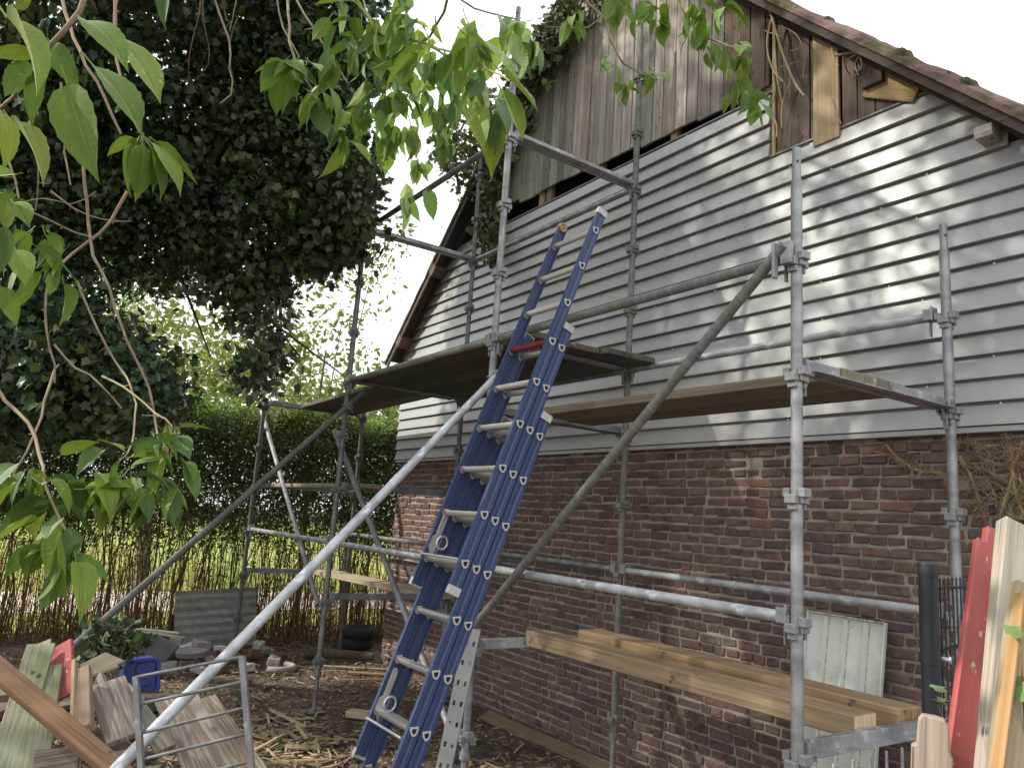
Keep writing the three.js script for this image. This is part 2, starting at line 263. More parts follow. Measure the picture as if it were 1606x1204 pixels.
  {
    const s = new THREE.Shape(); s.moveTo(WX0 + 0.02, 2.38); s.lineTo(WX1 - 0.1, 2.38); s.lineTo(WX1 - 0.1, RR(WX1 - 0.1) - 0.02); s.lineTo(3.0, 4.33); s.lineTo(1.93, 4.33); s.lineTo(1.93, 4.82); s.lineTo(RL(-2.5) > 4.82 ? -2.45 : -2.4, 4.82); s.lineTo(WX0 + 0.02, RL(WX0 + 0.02) - 0.02);
    mesh('sheathing', boxUV(new THREE.ExtrudeGeometry(s, { depth: 0.018, bevelEnabled: false }).translate(0, 0, -0.016), 0), M.dark[1], clad);
    for (const x of [-1.5, -0.79, -0.66, 0.1, 1.0]) mesh('stud', box(0.07, 0.6, 0.055, x, 4.85, -0.02, 0.003, { along: 1, ou: x }), x === -0.66 ? M.board : M.newWood, clad);
    mesh('rail', box(3.9, 0.1, 0.05, -0.05, 5.17, -0.075, 0.003), M.dark[1], clad);
  }
  // weathered vertical boards of the upper gable
  const r3 = rng(9);
  function vboard(x0, x1, yb, mat, z = 0.012, topcut = 0.015, name = 'cladding_board') {
    const s = new THREE.Shape(), t0 = roofY(x0) - topcut, t1 = roofY(x1) - topcut; if (Math.min(t0, t1) < yb + 0.06) return; s.moveTo(x0, yb + 0.006 * (r3() - 0.5)); s.lineTo(x1, yb + 0.006 * (r3() - 0.5)); s.lineTo(x1, t1); if (x0 < RIDGE && x1 > RIDGE) s.lineTo(RIDGE, RL(RIDGE) - topcut); s.lineTo(x0, t0);
    return mesh(name, boxUV(new THREE.ExtrudeGeometry(s, { depth: 0.02, bevelEnabled: true, bevelSize: 0.0015, bevelThickness: 0.0015, bevelSegments: 1 }).translate(0, 0, z), 1, r3() * 5, r3() * 5), mat, clad);
  }
  let x = -2.35, n = 0;
  while (x < 1.93) { const w = mix(0.105, 0.135, r3()), yb = x < -1.25 ? 5.06 + 0.012 * Math.sin(n) : x < -0.05 ? 5.02 + 0.01 * Math.sin(n) : x < 0.62 ? 4.985 : x < 1.2 ? 4.945 : 4.925; vboard(x, Math.min(x + w - mix(0.008, 0.014, r3()), 1.93), yb, x > 1.5 ? M.dark[r3() < 0.5 ? 0 : 2] : M.grey[Math.floor(r3() * 5)], 0.012 + 0.006 * r3()); x += w; n++; }
  // strip of old dark boards and new pale ones above the lower siding step
  vboard(1.965, 1.985, 4.36, M.newWood, 0.02);
  vboard(2.0, 2.11, 4.3, M.dark[2], 0.006); vboard(2.117, 2.25, 4.3, M.dark[0], 0.01); vboard(2.258, 2.31, 4.3, M.dark[2], 0.0);
  vboard(2.295, 2.475, 4.3, M.newWood, 0.032, 0.06); vboard(2.49, 2.585, 4.3, M.dark[2], 0.008); vboard(2.595, 2.7, 4.3, M.dark[2], 0.006); vboard(2.71, 2.82, 4.3, M.dark[0], 0.006); vboard(2.83, 2.95, 4.3, M.dark[2], 0.004);
  const off = mesh('loose_panel', box(0.36, 0.17, 0.022, 0, 0, 0, 0.002, { ou: 2 }), tint('newWood', [0.8, 0.75, 0.55]), clad); off.position.set(2.83, 4.49, 0.045); off.rotation.z = -0.52;
  mesh('noggin', box(0.14, 0.12, 0.05, 1.93, 4.88, -0.02, 0.003), M.newWood, clad);

  // the roof: two slopes with boards under the verge, fascia, mossy covering
  const roof = new THREE.Group(); roof.name = 'roof'; barn.add(roof);
  const OV = 0.2, ang = Math.atan(1.03), cs = Math.cos(ang);
  const ridgeY = RL(RIDGE), n3 = rng(99), mo = fbm(500, 8, 8, 4), mo2 = fbm(501, 40, 4, 3);
  { const a = fbm(511, 12, 12, 5), b = fbm(512, 4, 4, 4); TEX.moss = makeTex(512, 512, 0.8, 0.8, (u, v) => { const q = sm(0.45, 0.6, b(u, v)), g = a(u, v); return [mix(0.17 + 0.16 * (g - 0.5), 0.1 + 0.1 * (g - 0.5), q), mix(0.115 + 0.12 * (g - 0.5), 0.092 + 0.1 * (g - 0.5), q), mix(0.1 + 0.1 * (g - 0.5), 0.045 + 0.05 * (g - 0.5), q), g]; }); }
  M.moss = surf(TEX.moss, { roughness: 1, bumpScale: 0.02 });
  for (const [side, x0, x1] of [[-1, -3.62, RIDGE], [1, RIDGE, WX1 + 0.25]]) {
    const f = side < 0 ? RL : RR, q = (xx, dy, z) => [xx, f(xx) + dy, z];
    const slab = (xa, xb, d0, d1, za, zb, along = 0) => { const P = (a, b2, c) => [a ? xb : xa, f(a ? xb : xa) + (b2 ? d1 : d0), c ? zb : za], T = []; const quad = (a, b2, c, d) => T.push([a, b2, c], [a, c, d]); quad(P(0, 0, 1), P(1, 0, 1), P(1, 1, 1), P(0, 1, 1)); quad(P(1, 0, 0), P(0, 0, 0), P(0, 1, 0), P(1, 1, 0)); quad(P(0, 1, 1), P(1, 1, 1), P(1, 1, 0), P(0, 1, 0)); quad(P(0, 0, 0), P(1, 0, 0), P(1, 0, 1), P(0, 0, 1)); quad(P(0, 0, 0), P(0, 0, 1), P(0, 1, 1), P(0, 1, 0)); quad(P(1, 0, 1), P(1, 0, 0), P(1, 1, 0), P(1, 1, 1)); return flat(T, true, along, side, 0); };
    mesh('soffit_board', slab(x0, x1, 0, 0.03, -9.4, OV - 0.022), M.dark[1], roof);
    mesh('verge_board', slab(x0 - (side < 0 ? 0.02 : 0), x1 + (side > 0 ? 0.02 : 0), side < 0 ? -0.075 : -0.045, 0.02, OV - 0.02, OV), side < 0 ? M.dark[0] : M.dark[1], roof);
    if (side < 0) mesh('soffit_rafter', slab(x0 + 0.05, x1, -0.1, -0.002, 0.02, 0.07), M.dark[1], roof); else mesh('soffit_rafter', slab(x0, x1, -0.06, -0.002, 0.06, 0.1), M.dark[1], roof);
    // mossy covering, lumpy along the verge
    const NX = 150, NZ = 10, pos = [];
    const pt = (i, j) => { const xx = mix(x0 - (side < 0 ? 0.06 : 0), x1 + (side > 0 ? 0.06 : 0), i / NX), zz = [OV - 0.035, OV + 0.016, OV + 0.014, OV - 0.005, OV - 0.04, OV - 0.12, OV - 0.3, OV - 0.7, -2, -5, -9.5][j]; const u = xx * 0.17 + 0.3, l = mo2(u, 0.5) * 0.6 + mo(u * 2, zz * 0.11 + 0.2) * 0.6, th = [0.024, 0.021, 0.06, 0.1, 0.115, 0.115, 0.112, 0.112, 0.11, 0.11, 0.11][j] + (j > 1 && j < 8 ? 0.055 * (l - 0.55) + 0.03 * (mo(u * 7 + j * 0.31, zz * 0.7) - 0.5) : 0); return [xx, f(xx) + th, zz + (j === 2 || j === 1 ? 0.014 * (mo(u * 9, 0.7) - 0.5) : 0)]; };
    const T = []; for (let i = 0; i < NX; i++) for (let j = 0; j < NZ; j++) { const a = pt(i, j), b2 = pt(i + 1, j), c = pt(i + 1, j + 1), d = pt(i, j + 1); T.push([a, b2, c], [a, c, d]); }
    mesh('roof_covering', flat(T, true, 0), M.moss, roof);
    // moss cushions
    const cush = (() => { const g = new THREE.IcosahedronGeometry(1, 3), q = g.attributes.position; for (let i = 0; i < q.count; i++) { const v = V(0, 0, 0).fromBufferAttribute(q, i), k = 0.55 + 0.9 * mo(v.x * 0.31 + v.y * 0.17 + 0.5, v.z * 0.29 + v.y * 0.23 + 0.5); q.setXYZ(i, v.x * k, v.y * k, v.z * k); } g.computeVertexNormals(); return boxUV(g); })();
    for (let k = 0; k < 15; k++) { const xx = mix(Math.max(x0, 0.9), x1, n3()), s = mix(0.014, 0.055, n3()); if (side < 0) continue; const m = mesh('moss_cushion', cush, M.mossTuft || (M.mossTuft = surf(TEX.moss, { color: lin(0.8, 0.9, 0.6), bumpScale: 0.01 })), roof); m.position.set(xx, f(xx) + 0.1, OV - 0.03 * n3()); m.scale.set(s * 1.7, s * 0.75, s); m.rotation.z = -ang; }
  }
  // wall plates and purlin ends under the verge
  for (const [px, w] of [[-3.35, 0.14], [-2.62, 0.13]]) { const m = mesh('purlin_end', box(w, 0.1, 0.22, 0, 0, 0, 0.004, { along: 2 }), M.dark[2], roof); m.position.set(px, RL(px) - 0.06, 0.1); m.rotation.z = ang; }
  { const m = mesh('purlin_end', box(0.09, 0.07, 0.2, 3.36, 3.93, 0.07, 0.004, { along: 2 }), M.grey[0], roof); const m2 = mesh('purlin_end', box(0.13, 0.17, 0.12, 2.72, 4.62, 0.03, 0.004, { along: 2 }), M.dark[1], roof); m2.rotation.z = 0; }
  // closed rear gable and a floor keep the inside dark
  { const s = new THREE.Shape(); s.moveTo(WX0, -0.1); s.lineTo(WX1, -0.1); s.lineTo(WX1, RR(WX1)); s.lineTo(RIDGE, RL(RIDGE)); s.lineTo(WX0, RL(WX0)); mesh('rear_wall', boxUV(new THREE.ExtrudeGeometry(s, { depth: 0.2, bevelEnabled: false }).translate(0, 0, -9.4), 0), M.mortar, barn); }
}

// ------------------------------------------------------------------ the scaffold
const ZF = 1.52, ZB = 0.29, XS = [3.17, 0.87, -1.58, -4.09], LV = k => 0.435 + 0.495 * k, TR = 0.0242;
const scaffold = thing('scaffold', 'galvanised tube scaffold standing along the gable wall on three bays', 'scaffold');
const collarGeo = (() => {
  const b = [];
  for (const [dx, dz, y] of [[1, 0, 0.012], [-1, 0, 0.012], [0, 1, -0.014], [0, -1, -0.014]]) {
    b.push(box(dx ? 0.03 : 0.05, 0.036, dz ? 0.03 : 0.05, dx * 0.036, y, dz * 0.036, 0.003));
    b.push(box(dx ? 0.014 : 0.042, 0.026, dz ? 0.014 : 0.042, dx * 0.03, y - 0.03, dz * 0.03, 0.003));
  }
  return join(b);
})();
function standard(x, z, top, base, mat, spigot = 0.13) {
  const s = new THREE.Group(); s.name = 'standard'; s.position.set(x, 0, z); scaffold.add(s);
  mesh('tube', pipe([0, base ? 0.33 : 0.02, 0], [0, top, 0], TR), mat, s);
  if (spigot) { const sp = mesh('spigot', pipe([0, top - 0.02, 0], [0, top + spigot, 0], 0.0185), mat, s); const h = mesh('pin_hole', new THREE.CylinderGeometry(0.006, 0.006, 0.039, 10).rotateX(Math.PI / 2).rotateY(0.9), M.black, s); h.position.y = top + spigot * 0.55; }
  for (let k = 0; LV(k) < top - 0.03; k++) { const c = mesh('collar', collarGeo, mat, s); c.position.y = LV(k); }
  if (base) { mesh('base_jack', join([tube([0, 0.012, 0], [0, 0.4, 0], 0.0185), tube([0, 0.3, 0], [0, 0.336, 0], 0.033, 10), box(0.15, 0.006, 0.15, 0, 0.009, 0, 0.001)]), mat, s); }
  return s;
}
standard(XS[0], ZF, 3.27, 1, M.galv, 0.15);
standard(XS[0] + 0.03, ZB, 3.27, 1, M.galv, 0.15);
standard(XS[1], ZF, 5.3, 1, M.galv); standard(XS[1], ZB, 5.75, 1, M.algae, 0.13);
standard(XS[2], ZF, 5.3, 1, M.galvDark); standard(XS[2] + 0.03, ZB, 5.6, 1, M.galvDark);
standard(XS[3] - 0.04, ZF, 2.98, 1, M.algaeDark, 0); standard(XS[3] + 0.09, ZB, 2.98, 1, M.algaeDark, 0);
const wedgeGeo = s => join([box(0.045, 0.06, 0.012, s * 0.052, 0.008, 0.028, 0.002), box(0.045, 0.06, 0.012, s * 0.052, 0.008, -0.028, 0.002), box(0.012, 0.075, 0.062, s * 0.034, 0.012, 0, 0.002), box(0.008, 0.15, 0.022, s * 0.036 + s * 0.014, -0.03, 0, 0.002)]);
const WG = { 1: wedgeGeo(1), '-1': wedgeGeo(-1) };
function ledger(x0, x1, y, z, mat, z1 = z) {                       // horizontal tube along the wall with a wedged fitting at both ends
  const a = V(Math.min(x0, x1), y + 0.02, z), b = V(Math.max(x0, x1), y + 0.02, z1), g = new THREE.Group(); g.name = 'ledger'; scaffold.add(g);
  mesh('tube', pipe([a.x + 0.06, a.y, a.z], [b.x - 0.06, b.y, b.z], TR), mat, g);
  const e = mesh('wedge_fitting', WG[1], M.galv, g); e.position.copy(a); const f = mesh('wedge_fitting', WG[-1], M.galv, g); f.position.copy(b); return g;
}
function transom(x0, x1, y, mat, name = 'transom') {                             // two angles back to back, across the scaffold
  const g = new THREE.Group(); g.name = name; scaffold.add(g); const a = V(x0, y + 0.02, ZF), b = V(x1, y + 0.02, ZB), L = a.distanceTo(b);
  const geo = join([box(L - 0.12, 0.05, 0.0055, 0, 0.026, 0.011, 0.001), box(L - 0.12, 0.05, 0.0055, 0, 0.026, -0.011, 0.001), box(L - 0.12, 0.006, 0.045, 0, 0, 0.031, 0.001), box(L - 0.12, 0.006, 0.045, 0, 0, -0.031, 0.001)]);
  lay(mesh('angle_bar', geo, mat, g), a, b);
  for (const s of [-1, 1]) { const p = s < 0 ? a : b, t = new THREE.Shape(); t.moveTo(0, 0.05); t.lineTo(0.1, 0.05); t.quadraticCurveTo(0.05, 0.02, 0.035, -0.06); t.lineTo(0, -0.06);
    const q = mesh('wedge_fitting', join([boxUV(new THREE.ExtrudeGeometry(t, { depth: 0.012, bevelEnabled: false }).translate(0.03, 0, -0.006)), WG[1]]), M.galv, g); q.position.copy(p); q.rotation.y = s < 0 ? Math.PI / 2 : -Math.PI / 2; }
  return g;
}
// ledgers
ledger(XS[1], XS[0], LV(5), ZF, M.algae); ledger(XS[2], XS[1], LV(5), ZF, M.algae);
ledger(XS[1], XS[0], LV(5), ZB, M.galv); ledger(XS[2], XS[1], LV(5), ZB, M.galvDark);
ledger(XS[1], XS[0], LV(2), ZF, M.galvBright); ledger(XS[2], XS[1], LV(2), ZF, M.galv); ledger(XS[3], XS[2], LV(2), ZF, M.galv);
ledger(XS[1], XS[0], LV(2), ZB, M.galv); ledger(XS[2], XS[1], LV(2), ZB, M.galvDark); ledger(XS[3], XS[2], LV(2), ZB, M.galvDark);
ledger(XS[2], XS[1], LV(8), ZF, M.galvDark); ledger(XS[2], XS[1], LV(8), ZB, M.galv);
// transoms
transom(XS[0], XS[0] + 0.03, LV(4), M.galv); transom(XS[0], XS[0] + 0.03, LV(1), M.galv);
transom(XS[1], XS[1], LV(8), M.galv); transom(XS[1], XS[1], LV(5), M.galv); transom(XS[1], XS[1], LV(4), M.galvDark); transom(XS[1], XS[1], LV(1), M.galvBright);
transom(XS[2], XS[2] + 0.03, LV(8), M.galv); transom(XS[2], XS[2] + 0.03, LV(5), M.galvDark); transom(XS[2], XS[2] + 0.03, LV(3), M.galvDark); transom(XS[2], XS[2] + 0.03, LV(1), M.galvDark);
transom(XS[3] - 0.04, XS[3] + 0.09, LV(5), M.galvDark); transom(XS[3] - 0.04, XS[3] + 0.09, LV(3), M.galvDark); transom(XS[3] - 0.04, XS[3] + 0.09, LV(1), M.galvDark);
// braces and raking tubes
function clamp2(p, d, mat) { const g = new THREE.Group(); g.name = 'swivel_clamp'; const a = new THREE.TorusGeometry(0.03, 0.007, 6, 16); a.rotateX(Math.PI / 2);
  const m = join([a.clone().translate(0, 0.014, 0), a.clone().translate(0, -0.014, 0), box(0.035, 0.05, 0.02, 0.042, 0, 0), tube([0.05, 0, -0.03], [0.05, 0, 0.04], 0.007, 8), tube([0.05, 0, 0.028], [0.05, 0, 0.045], 0.012, 6)]); m.applyQuaternion(new THREE.Quaternion().setFromUnitVectors(V(0, 1, 0), V(d).normalize())); const o = mesh('swivel_clamp', m, mat, scaffold); o.position.copy(V(p)); return o; }
function brace(a, b, mat, name = 'brace') { return mesh(name, pipe(a, b, TR), mat, scaffold); }
brace([3.155, 2.965, 1.585], [0.93, 1.06, 1.585], M.algae); mesh('brace_clip', join([box(0.05, 0.1, 0.03, 3.16, 2.93, 1.575, 0.004), box(0.012, 0.16, 0.035, 3.12, 2.9, 1.6, 0.003)]), M.galv, scaffold); mesh('brace_clip', box(0.05, 0.1, 0.03, 0.93, 1.03, 1.575, 0.004), M.galv, scaffold);
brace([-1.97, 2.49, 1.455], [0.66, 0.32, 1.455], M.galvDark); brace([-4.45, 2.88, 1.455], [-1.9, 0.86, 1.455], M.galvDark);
mesh('brace_clip', box(0.2, 0.05, 0.03, -1.75, 2.45, 1.47, 0.004), M.galvDark, scaffold); mesh('brace_clip', box(0.26, 0.05, 0.03, 0.76, 0.4, 1.47, 0.004), M.galv, scaffold);
{ const a = V(1.02, 2.66, 1.575), b = V(1.7, 0.89, 3.47), d = b.clone().sub(a).normalize(), s = a.clone().addScaledVector(d, -0.13), e = a.clone().addScaledVector(d, (a.y - 0.03) / -d.y);
  brace(s.toArray(), e.toArray(), M.galvBright, 'raker'); clamp2(a.toArray(), d.toArray(), M.galv); clamp2([0.87, 2.66, ZF], [0, 1, 0], M.galv); }
{ const a = V(-1.42, 2.66, 1.575), b = V([-0.632, 0.773, 3.556]), d = b.clone().sub(a).normalize(), s = a.clone().addScaledVector(d, -0.3), e = b.clone().addScaledVector(d, 0.12);
  brace(s.toArray(), e.toArray(), M.algaeDark, 'raker'); clamp2(a.toArray(), d.toArray(), M.galvDark); clamp2([-1.58, 2.68, ZF], [0, 1, 0], M.galvDark); }

// ------------------------------------------------------------------ boards lying on the scaffold
function plank(name, a, b, w, t, mat, label, cat, o = {}) { const L = V(a).distanceTo(V(b)); const m = solo(name, cbox(L, t, w, o.b ?? 0.004, { along: 0, ou: rnd(0, 5), ov: rnd(0, 5), jit: o.jit ?? 0.004 }), mat, label, cat, o.group); lay(m, a, b, o.up); return m; }
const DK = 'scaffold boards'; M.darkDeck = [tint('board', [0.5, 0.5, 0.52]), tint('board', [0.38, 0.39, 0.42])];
plank('scaffold_board', [1.02, LV(4) + 0.052, 1.115], [3.2, LV(4) + 0.052, 1.115], 0.25, 0.05, M.boards[0], 'grey weathered scaffold board with its front edge in view, on the platform above the timbers', 'scaffold board', { group: DK });
plank('scaffold_board', [0.98, LV(4) + 0.052, 0.84], [3.2, LV(4) + 0.052, 0.84], 0.25, 0.05, M.boards[1], 'weathered scaffold board nearest the siding on the platform above the timbers', 'scaffold board', { group: DK });
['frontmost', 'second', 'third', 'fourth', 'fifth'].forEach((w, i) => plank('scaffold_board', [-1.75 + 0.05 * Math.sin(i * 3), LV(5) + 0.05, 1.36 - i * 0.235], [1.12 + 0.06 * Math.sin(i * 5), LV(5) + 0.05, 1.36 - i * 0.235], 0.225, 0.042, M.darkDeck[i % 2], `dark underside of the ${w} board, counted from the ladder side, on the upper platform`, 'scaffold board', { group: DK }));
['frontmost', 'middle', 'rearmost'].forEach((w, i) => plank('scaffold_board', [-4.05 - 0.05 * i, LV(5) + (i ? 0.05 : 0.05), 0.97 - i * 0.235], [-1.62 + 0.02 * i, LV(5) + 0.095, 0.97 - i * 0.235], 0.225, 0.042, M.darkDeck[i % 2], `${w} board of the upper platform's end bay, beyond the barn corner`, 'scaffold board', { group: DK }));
plank('scaffold_board', [-4.15, LV(3) + 0.05, 1.22], [-1.5, LV(3) + 0.05, 1.22], 0.225, 0.042, M.boards[2], 'single scaffold board at mid height in front of the hedge', 'scaffold board', { group: DK });
plank('loose_plank', [-4.15, LV(1) + 0.052, 0.72], [-1.5, LV(1) + 0.052, 0.47], 0.15, 0.045, tint('newWood', [1, 1.1, 1.25]), 'pale loose plank lying low on the scaffold before the hedge, the front one', 'plank', { group: 'loose planks on the low scaffold bay' });
plank('loose_plank', [-4.15, LV(1) + 0.052, 0.54], [-1.45, LV(1) + 0.052, 0.33], 0.14, 0.05, tint('newWood', [0.9, 1, 1.15]), 'pale loose plank lying low on the scaffold before the hedge, the rear one', 'plank', { group: 'loose planks on the low scaffold bay' });
const frontBeam = plank('timber_beam', [0.9, LV(1) + 0.072, 1.05], [3.15, LV(1) + 0.072, 1.02], 0.17, 0.094, M.beam, 'thick brown timber with sawn pale end, front one of two across the low transoms', 'timber', { jit: 0.006, b: 0.006 });
plank('timber_beam', [0.94, LV(1) + 0.072, 0.62], [3.155, LV(1) + 0.072, 0.66], 0.2, 0.094, tint('beam', [1.05, 0.98, 0.88]), 'thick brown timber nearer the brick wall, rear one of two across the low transoms', 'timber', { jit: 0.006, b: 0.006 });
mesh('sawn_end', box(0.003, 0.088, 0.162, 1.127, 0, 0, 0.001, { along: 1 }), tint('newWood', [1.6, 1.75, 1.9]), frontBeam);

// ------------------------------------------------------------------ the blue ladder, three sections
const ladder = thing('extension_ladder', 'blue three section extension ladder with aluminium rungs leaning on the scaffold', 'ladder');
{
  { const a = fbm(601, 3, 40, 4), b = fbm(602, 30, 30, 3), c = fbm(603, 60, 60, 2); TEX.blue = makeTex(512, 256, 1.1, 0.3, (u, v) => { const g = 0.9 + 0.35 * (a(u, v) - 0.5), w = sm(0.8, 0.86, b(u, v)) * 0.2 + sm(0.88, 0.9, c(u, v)) * 0.5; return [mix(0.04 * g, 0.28, w), mix(0.066 * g, 0.29, w), mix(0.158 * g, 0.31, w), 0.5 + 0.3 * (a(u, v) - 0.5), 0.42]; }); }
  M.blue = surf(TEX.blue, { roughness: 0.42, bumpScale: 0.0005, clearcoat: 0.15, clearcoatRoughness: 0.4 });
  const { data } = TEX.galv; M.alu = new THREE.MeshPhysicalMaterial({ color: lin(0.62, 0.61, 0.59), metalness: 0.75, roughness: 0.42, bumpMap: data, bumpScale: 0.0003 });
  M.plasticCap = new THREE.MeshPhysicalMaterial({ color: lin(0.5, 0.5, 0.48), roughness: 0.45 });
  M.redRung = new THREE.MeshPhysicalMaterial({ color: lin(0.2, 0.012, 0.02), roughness: 0.4, metalness: 0.2 });
  M.rubber = new THREE.MeshPhysicalMaterial({ color: lin(0.35, 0.22, 0.1), roughness: 0.7 });
  const XR = 1.72, XL = 1.315, W = XR - XL, lean = Math.atan(0.378), SP = 0.264;
  const D = V(0, Math.cos(lean), -Math.sin(lean)), Nn = V(0, Math.sin(lean), Math.cos(lean));      // up the ladder; out from the wall
  // C-shaped stile: web faces outwards (x), lips inwards
  const DPT = 0.066;
  function stileGeo(L, s) {
    const q = [[0, -DPT / 2], [0.0, -0.012], [-0.003, -0.006], [-0.003, 0.006], [0, 0.012], [0, DPT / 2], [-0.022, DPT / 2], [-0.022, DPT / 2 - 0.008], [-0.003 - 0.0015, DPT / 2 - 0.008], [-0.0045, 0.01], [-0.0075, 0.006], [-0.0075, -0.006], [-0.0045, -0.01], [-0.0045, -DPT / 2 + 0.008], [-0.022, -DPT / 2 + 0.008], [-0.022, -DPT / 2]];
    const sh = new THREE.Shape(); q.forEach(([x, y], i) => i ? sh.lineTo(x * s, y) : sh.moveTo(x * s, y)); const g = new THREE.ExtrudeGeometry(sh, { depth: L, bevelEnabled: false }).toNonIndexed ? new THREE.ExtrudeGeometry(sh, { depth: L, bevelEnabled: false }) : null;
    // z of the extrusion runs up the ladder, y out from the wall
    return boxUV(g, 2, s, 0.1);
  }
  const dShape = (k) => { const s = new THREE.Shape(), w = 0.0165 * k, h = 0.0135 * k; s.moveTo(-w, h); s.lineTo(w, h); s.quadraticCurveTo(w * 1.05, -h * 0.5, w * 0.35, -h * 1.2); s.quadraticCurveTo(0, -h * 1.45, -w * 0.35, -h * 1.2); s.quadraticCurveTo(-w * 1.05, -h * 0.5, -w, h); return s; };
  const rungGeo = boxUV(new THREE.ExtrudeGeometry(dShape(1), { depth: W, bevelEnabled: false, curveSegments: 5 }).translate(0, 0, -W / 2).rotateY(Math.PI / 2), 0);
  const ring = dShape(1.28); ring.holes.push(dShape(0.8)); const eyeGeo = new THREE.ExtrudeGeometry(ring, { depth: 0.005, bevelEnabled: true, bevelSize: 0.001, bevelThickness: 0.0015, bevelSegments: 2, curveSegments: 5 }).rotateY(Math.PI / 2);
  const holeGeo = new THREE.ExtrudeGeometry(dShape(0.86), { depth: 0.001, bevelEnabled: false, curveSegments: 5 }).rotateY(Math.PI / 2);
  const innerEye = new THREE.ExtrudeGeometry(dShape(1.3), { depth: 0.006, bevelEnabled: true, bevelSize: 0.001, bevelThickness: 0.001, bevelSegments: 1, curveSegments: 5 }).rotateY(Math.PI / 2);
  const capGeo = join([box(0.003, 0.036, DPT + 0.004, 0.0025, 0.002, 0, 0.001), box(0.026, 0.005, DPT + 0.004, -0.0085, 0.0225, 0, 0.001), box(0.026, 0.04, 0.003, -0.0085, 0.003, DPT / 2 + 0.001, 0.001), box(0.026, 0.04, 0.003, -0.0085, 0.003, -DPT / 2 - 0.001, 0.001), box(0.002, 0.012, 0.01, 0.005, 0.006, 0.0, 0.0005), box(0.003, 0.004, DPT + 0.004, 0.0035, -0.016, 0, 0.001)]);
  const P = (x, s, n) => V(x, 0, 0).addScaledVector(D, s).addScaledVector(Nn, n).add(V(0, 0, 2.57));
  const tilt = new THREE.Quaternion().setFromRotationMatrix(new THREE.Matrix4().makeBasis(V(1, 0, 0), D, Nn));
  // section: start and end along the ladder, offset out from the wall
  [['base', 0.02, 2.49, 0.0], ['middle', 0.56, 3.035, 0.0735], ['fly', 1.42, 3.83, 0.147]].forEach(([nm, s0, s1, off], si) => {
    const sec = new THREE.Group(); sec.name = 'ladder_section'; ladder.add(sec);
    for (const s of [1, -1]) { const m = mesh('stile', stileGeo(s1 - s0, s), M.blue, sec); m.quaternion.setFromRotationMatrix(new THREE.Matrix4().makeBasis(V(1, 0, 0), Nn.clone().negate(), D)); m.position.copy(P(s > 0 ? XR : XL, s0, off));
      const top = !(si === 2 && s < 0); 
      if (top) { const c = mesh('end_cap', capGeo, M.plasticCap, sec); c.quaternion.copy(tilt); c.position.copy(P((s > 0 ? XR : XL), s1 - 0.012, off)); if (s < 0) c.scale.x = -1; }
      const c2 = mesh('end_cap', capGeo, M.plasticCap, sec); c2.quaternion.copy(tilt); c2.position.copy(P(s > 0 ? XR : XL, s0 + 0.012, off)); c2.scale.y = -1; c2.scale.x = s;
      if (si === 2) { const w = mesh('wheel', join([new THREE.CylinderGeometry(0.033, 0.033, 0.026, 28).rotateZ(Math.PI / 2), new THREE.TorusGeometry(0.026, 0.006, 6, 24).rotateY(Math.PI / 2).translate(0.013, 0, 0), new THREE.CylinderGeometry(0.007, 0.007, 0.036, 10).rotateZ(Math.PI / 2)]), s < 0 ? M.rubber : M.trim, sec); w.position.copy(P(s > 0 ? XR - 0.035 : XL + 0.004, s1 + 0.008, off - (s > 0 ? 0.02 : 0.0))); }
    }
    for (let t = 0.25 + Math.floor((s0 - 0.1) / SP) * SP; t < s1 - 0.08; t += SP) { if (t < s0 + 0.08) continue;
      const red = si === 2 && Math.abs(t - 2.89) < SP / 2;
      const g = mesh('rung', rungGeo, red ? M.redRung : M.alu, sec); g.quaternion.copy(tilt); g.quaternion.multiply(new THREE.Quaternion().setFromAxisAngle(V(1, 0, 0), lean)); g.position.copy(P((XR + XL) / 2, t, off)); g.scale.x = 1;
      for (const s of [1, -1]) { const e = mesh('rung_eye', s > 0 ? eyeGeo : innerEye, M.plasticCap, sec); e.quaternion.copy(g.quaternion); e.position.copy(P(s > 0 ? XR - 0.0005 : XL + 0.006, t, off)); if (s > 0) { const h = mesh('rung_bore', holeGeo, M.trim, sec); h.quaternion.copy(g.quaternion); h.position.copy(P(XR + 0.0006, t, off)); h.material = M.black; } }
    }
  });
  // locking brackets on the left stile
  for (const [t, off, big] of [[2.165 - SP * 2, 0.147, 1], [0.79, 0.0735, 1]]) {
    const s = new THREE.Shape(); s.moveTo(-0.03, -0.02); s.quadraticCurveTo(-0.034, -0.05, -0.01, -0.05); s.lineTo(0.03, -0.005); s.lineTo(0.034, 0.03); s.lineTo(0.012, 0.05); s.lineTo(0.014, 0.15); s.quadraticCurveTo(0.012, 0.166, 0.002, 0.166); s.quadraticCurveTo(-0.008, 0.164, -0.009, 0.15);
    const br = mesh('lock_bracket', join([boxUV(new THREE.ExtrudeGeometry(s, { depth: 0.005, bevelEnabled: true, bevelSize: 0.001, bevelThickness: 0.001, bevelSegments: 1 }).rotateY(-Math.PI / 2).scale(1, 1, 1)), new THREE.TorusGeometry(0.026, 0.006, 6, 20).scale(1, 1.1, 1).rotateY(Math.PI / 2).translate(0.002, 0.03, -0.03)].map(strip)), M.alu, ladder);
    br.quaternion.copy(tilt); br.position.copy(P(XL + 0.016, t, off - 0.012)); br.scale.setScalar(1.25);
    mesh('lock_bar', tube(P(XL + 0.01, t - 0.06, off + 0.04).toArray(), P(XR - 0.02, t - 0.06, off + 0.04).toArray(), 0.007, 10), M.alu, ladder);
  }
}
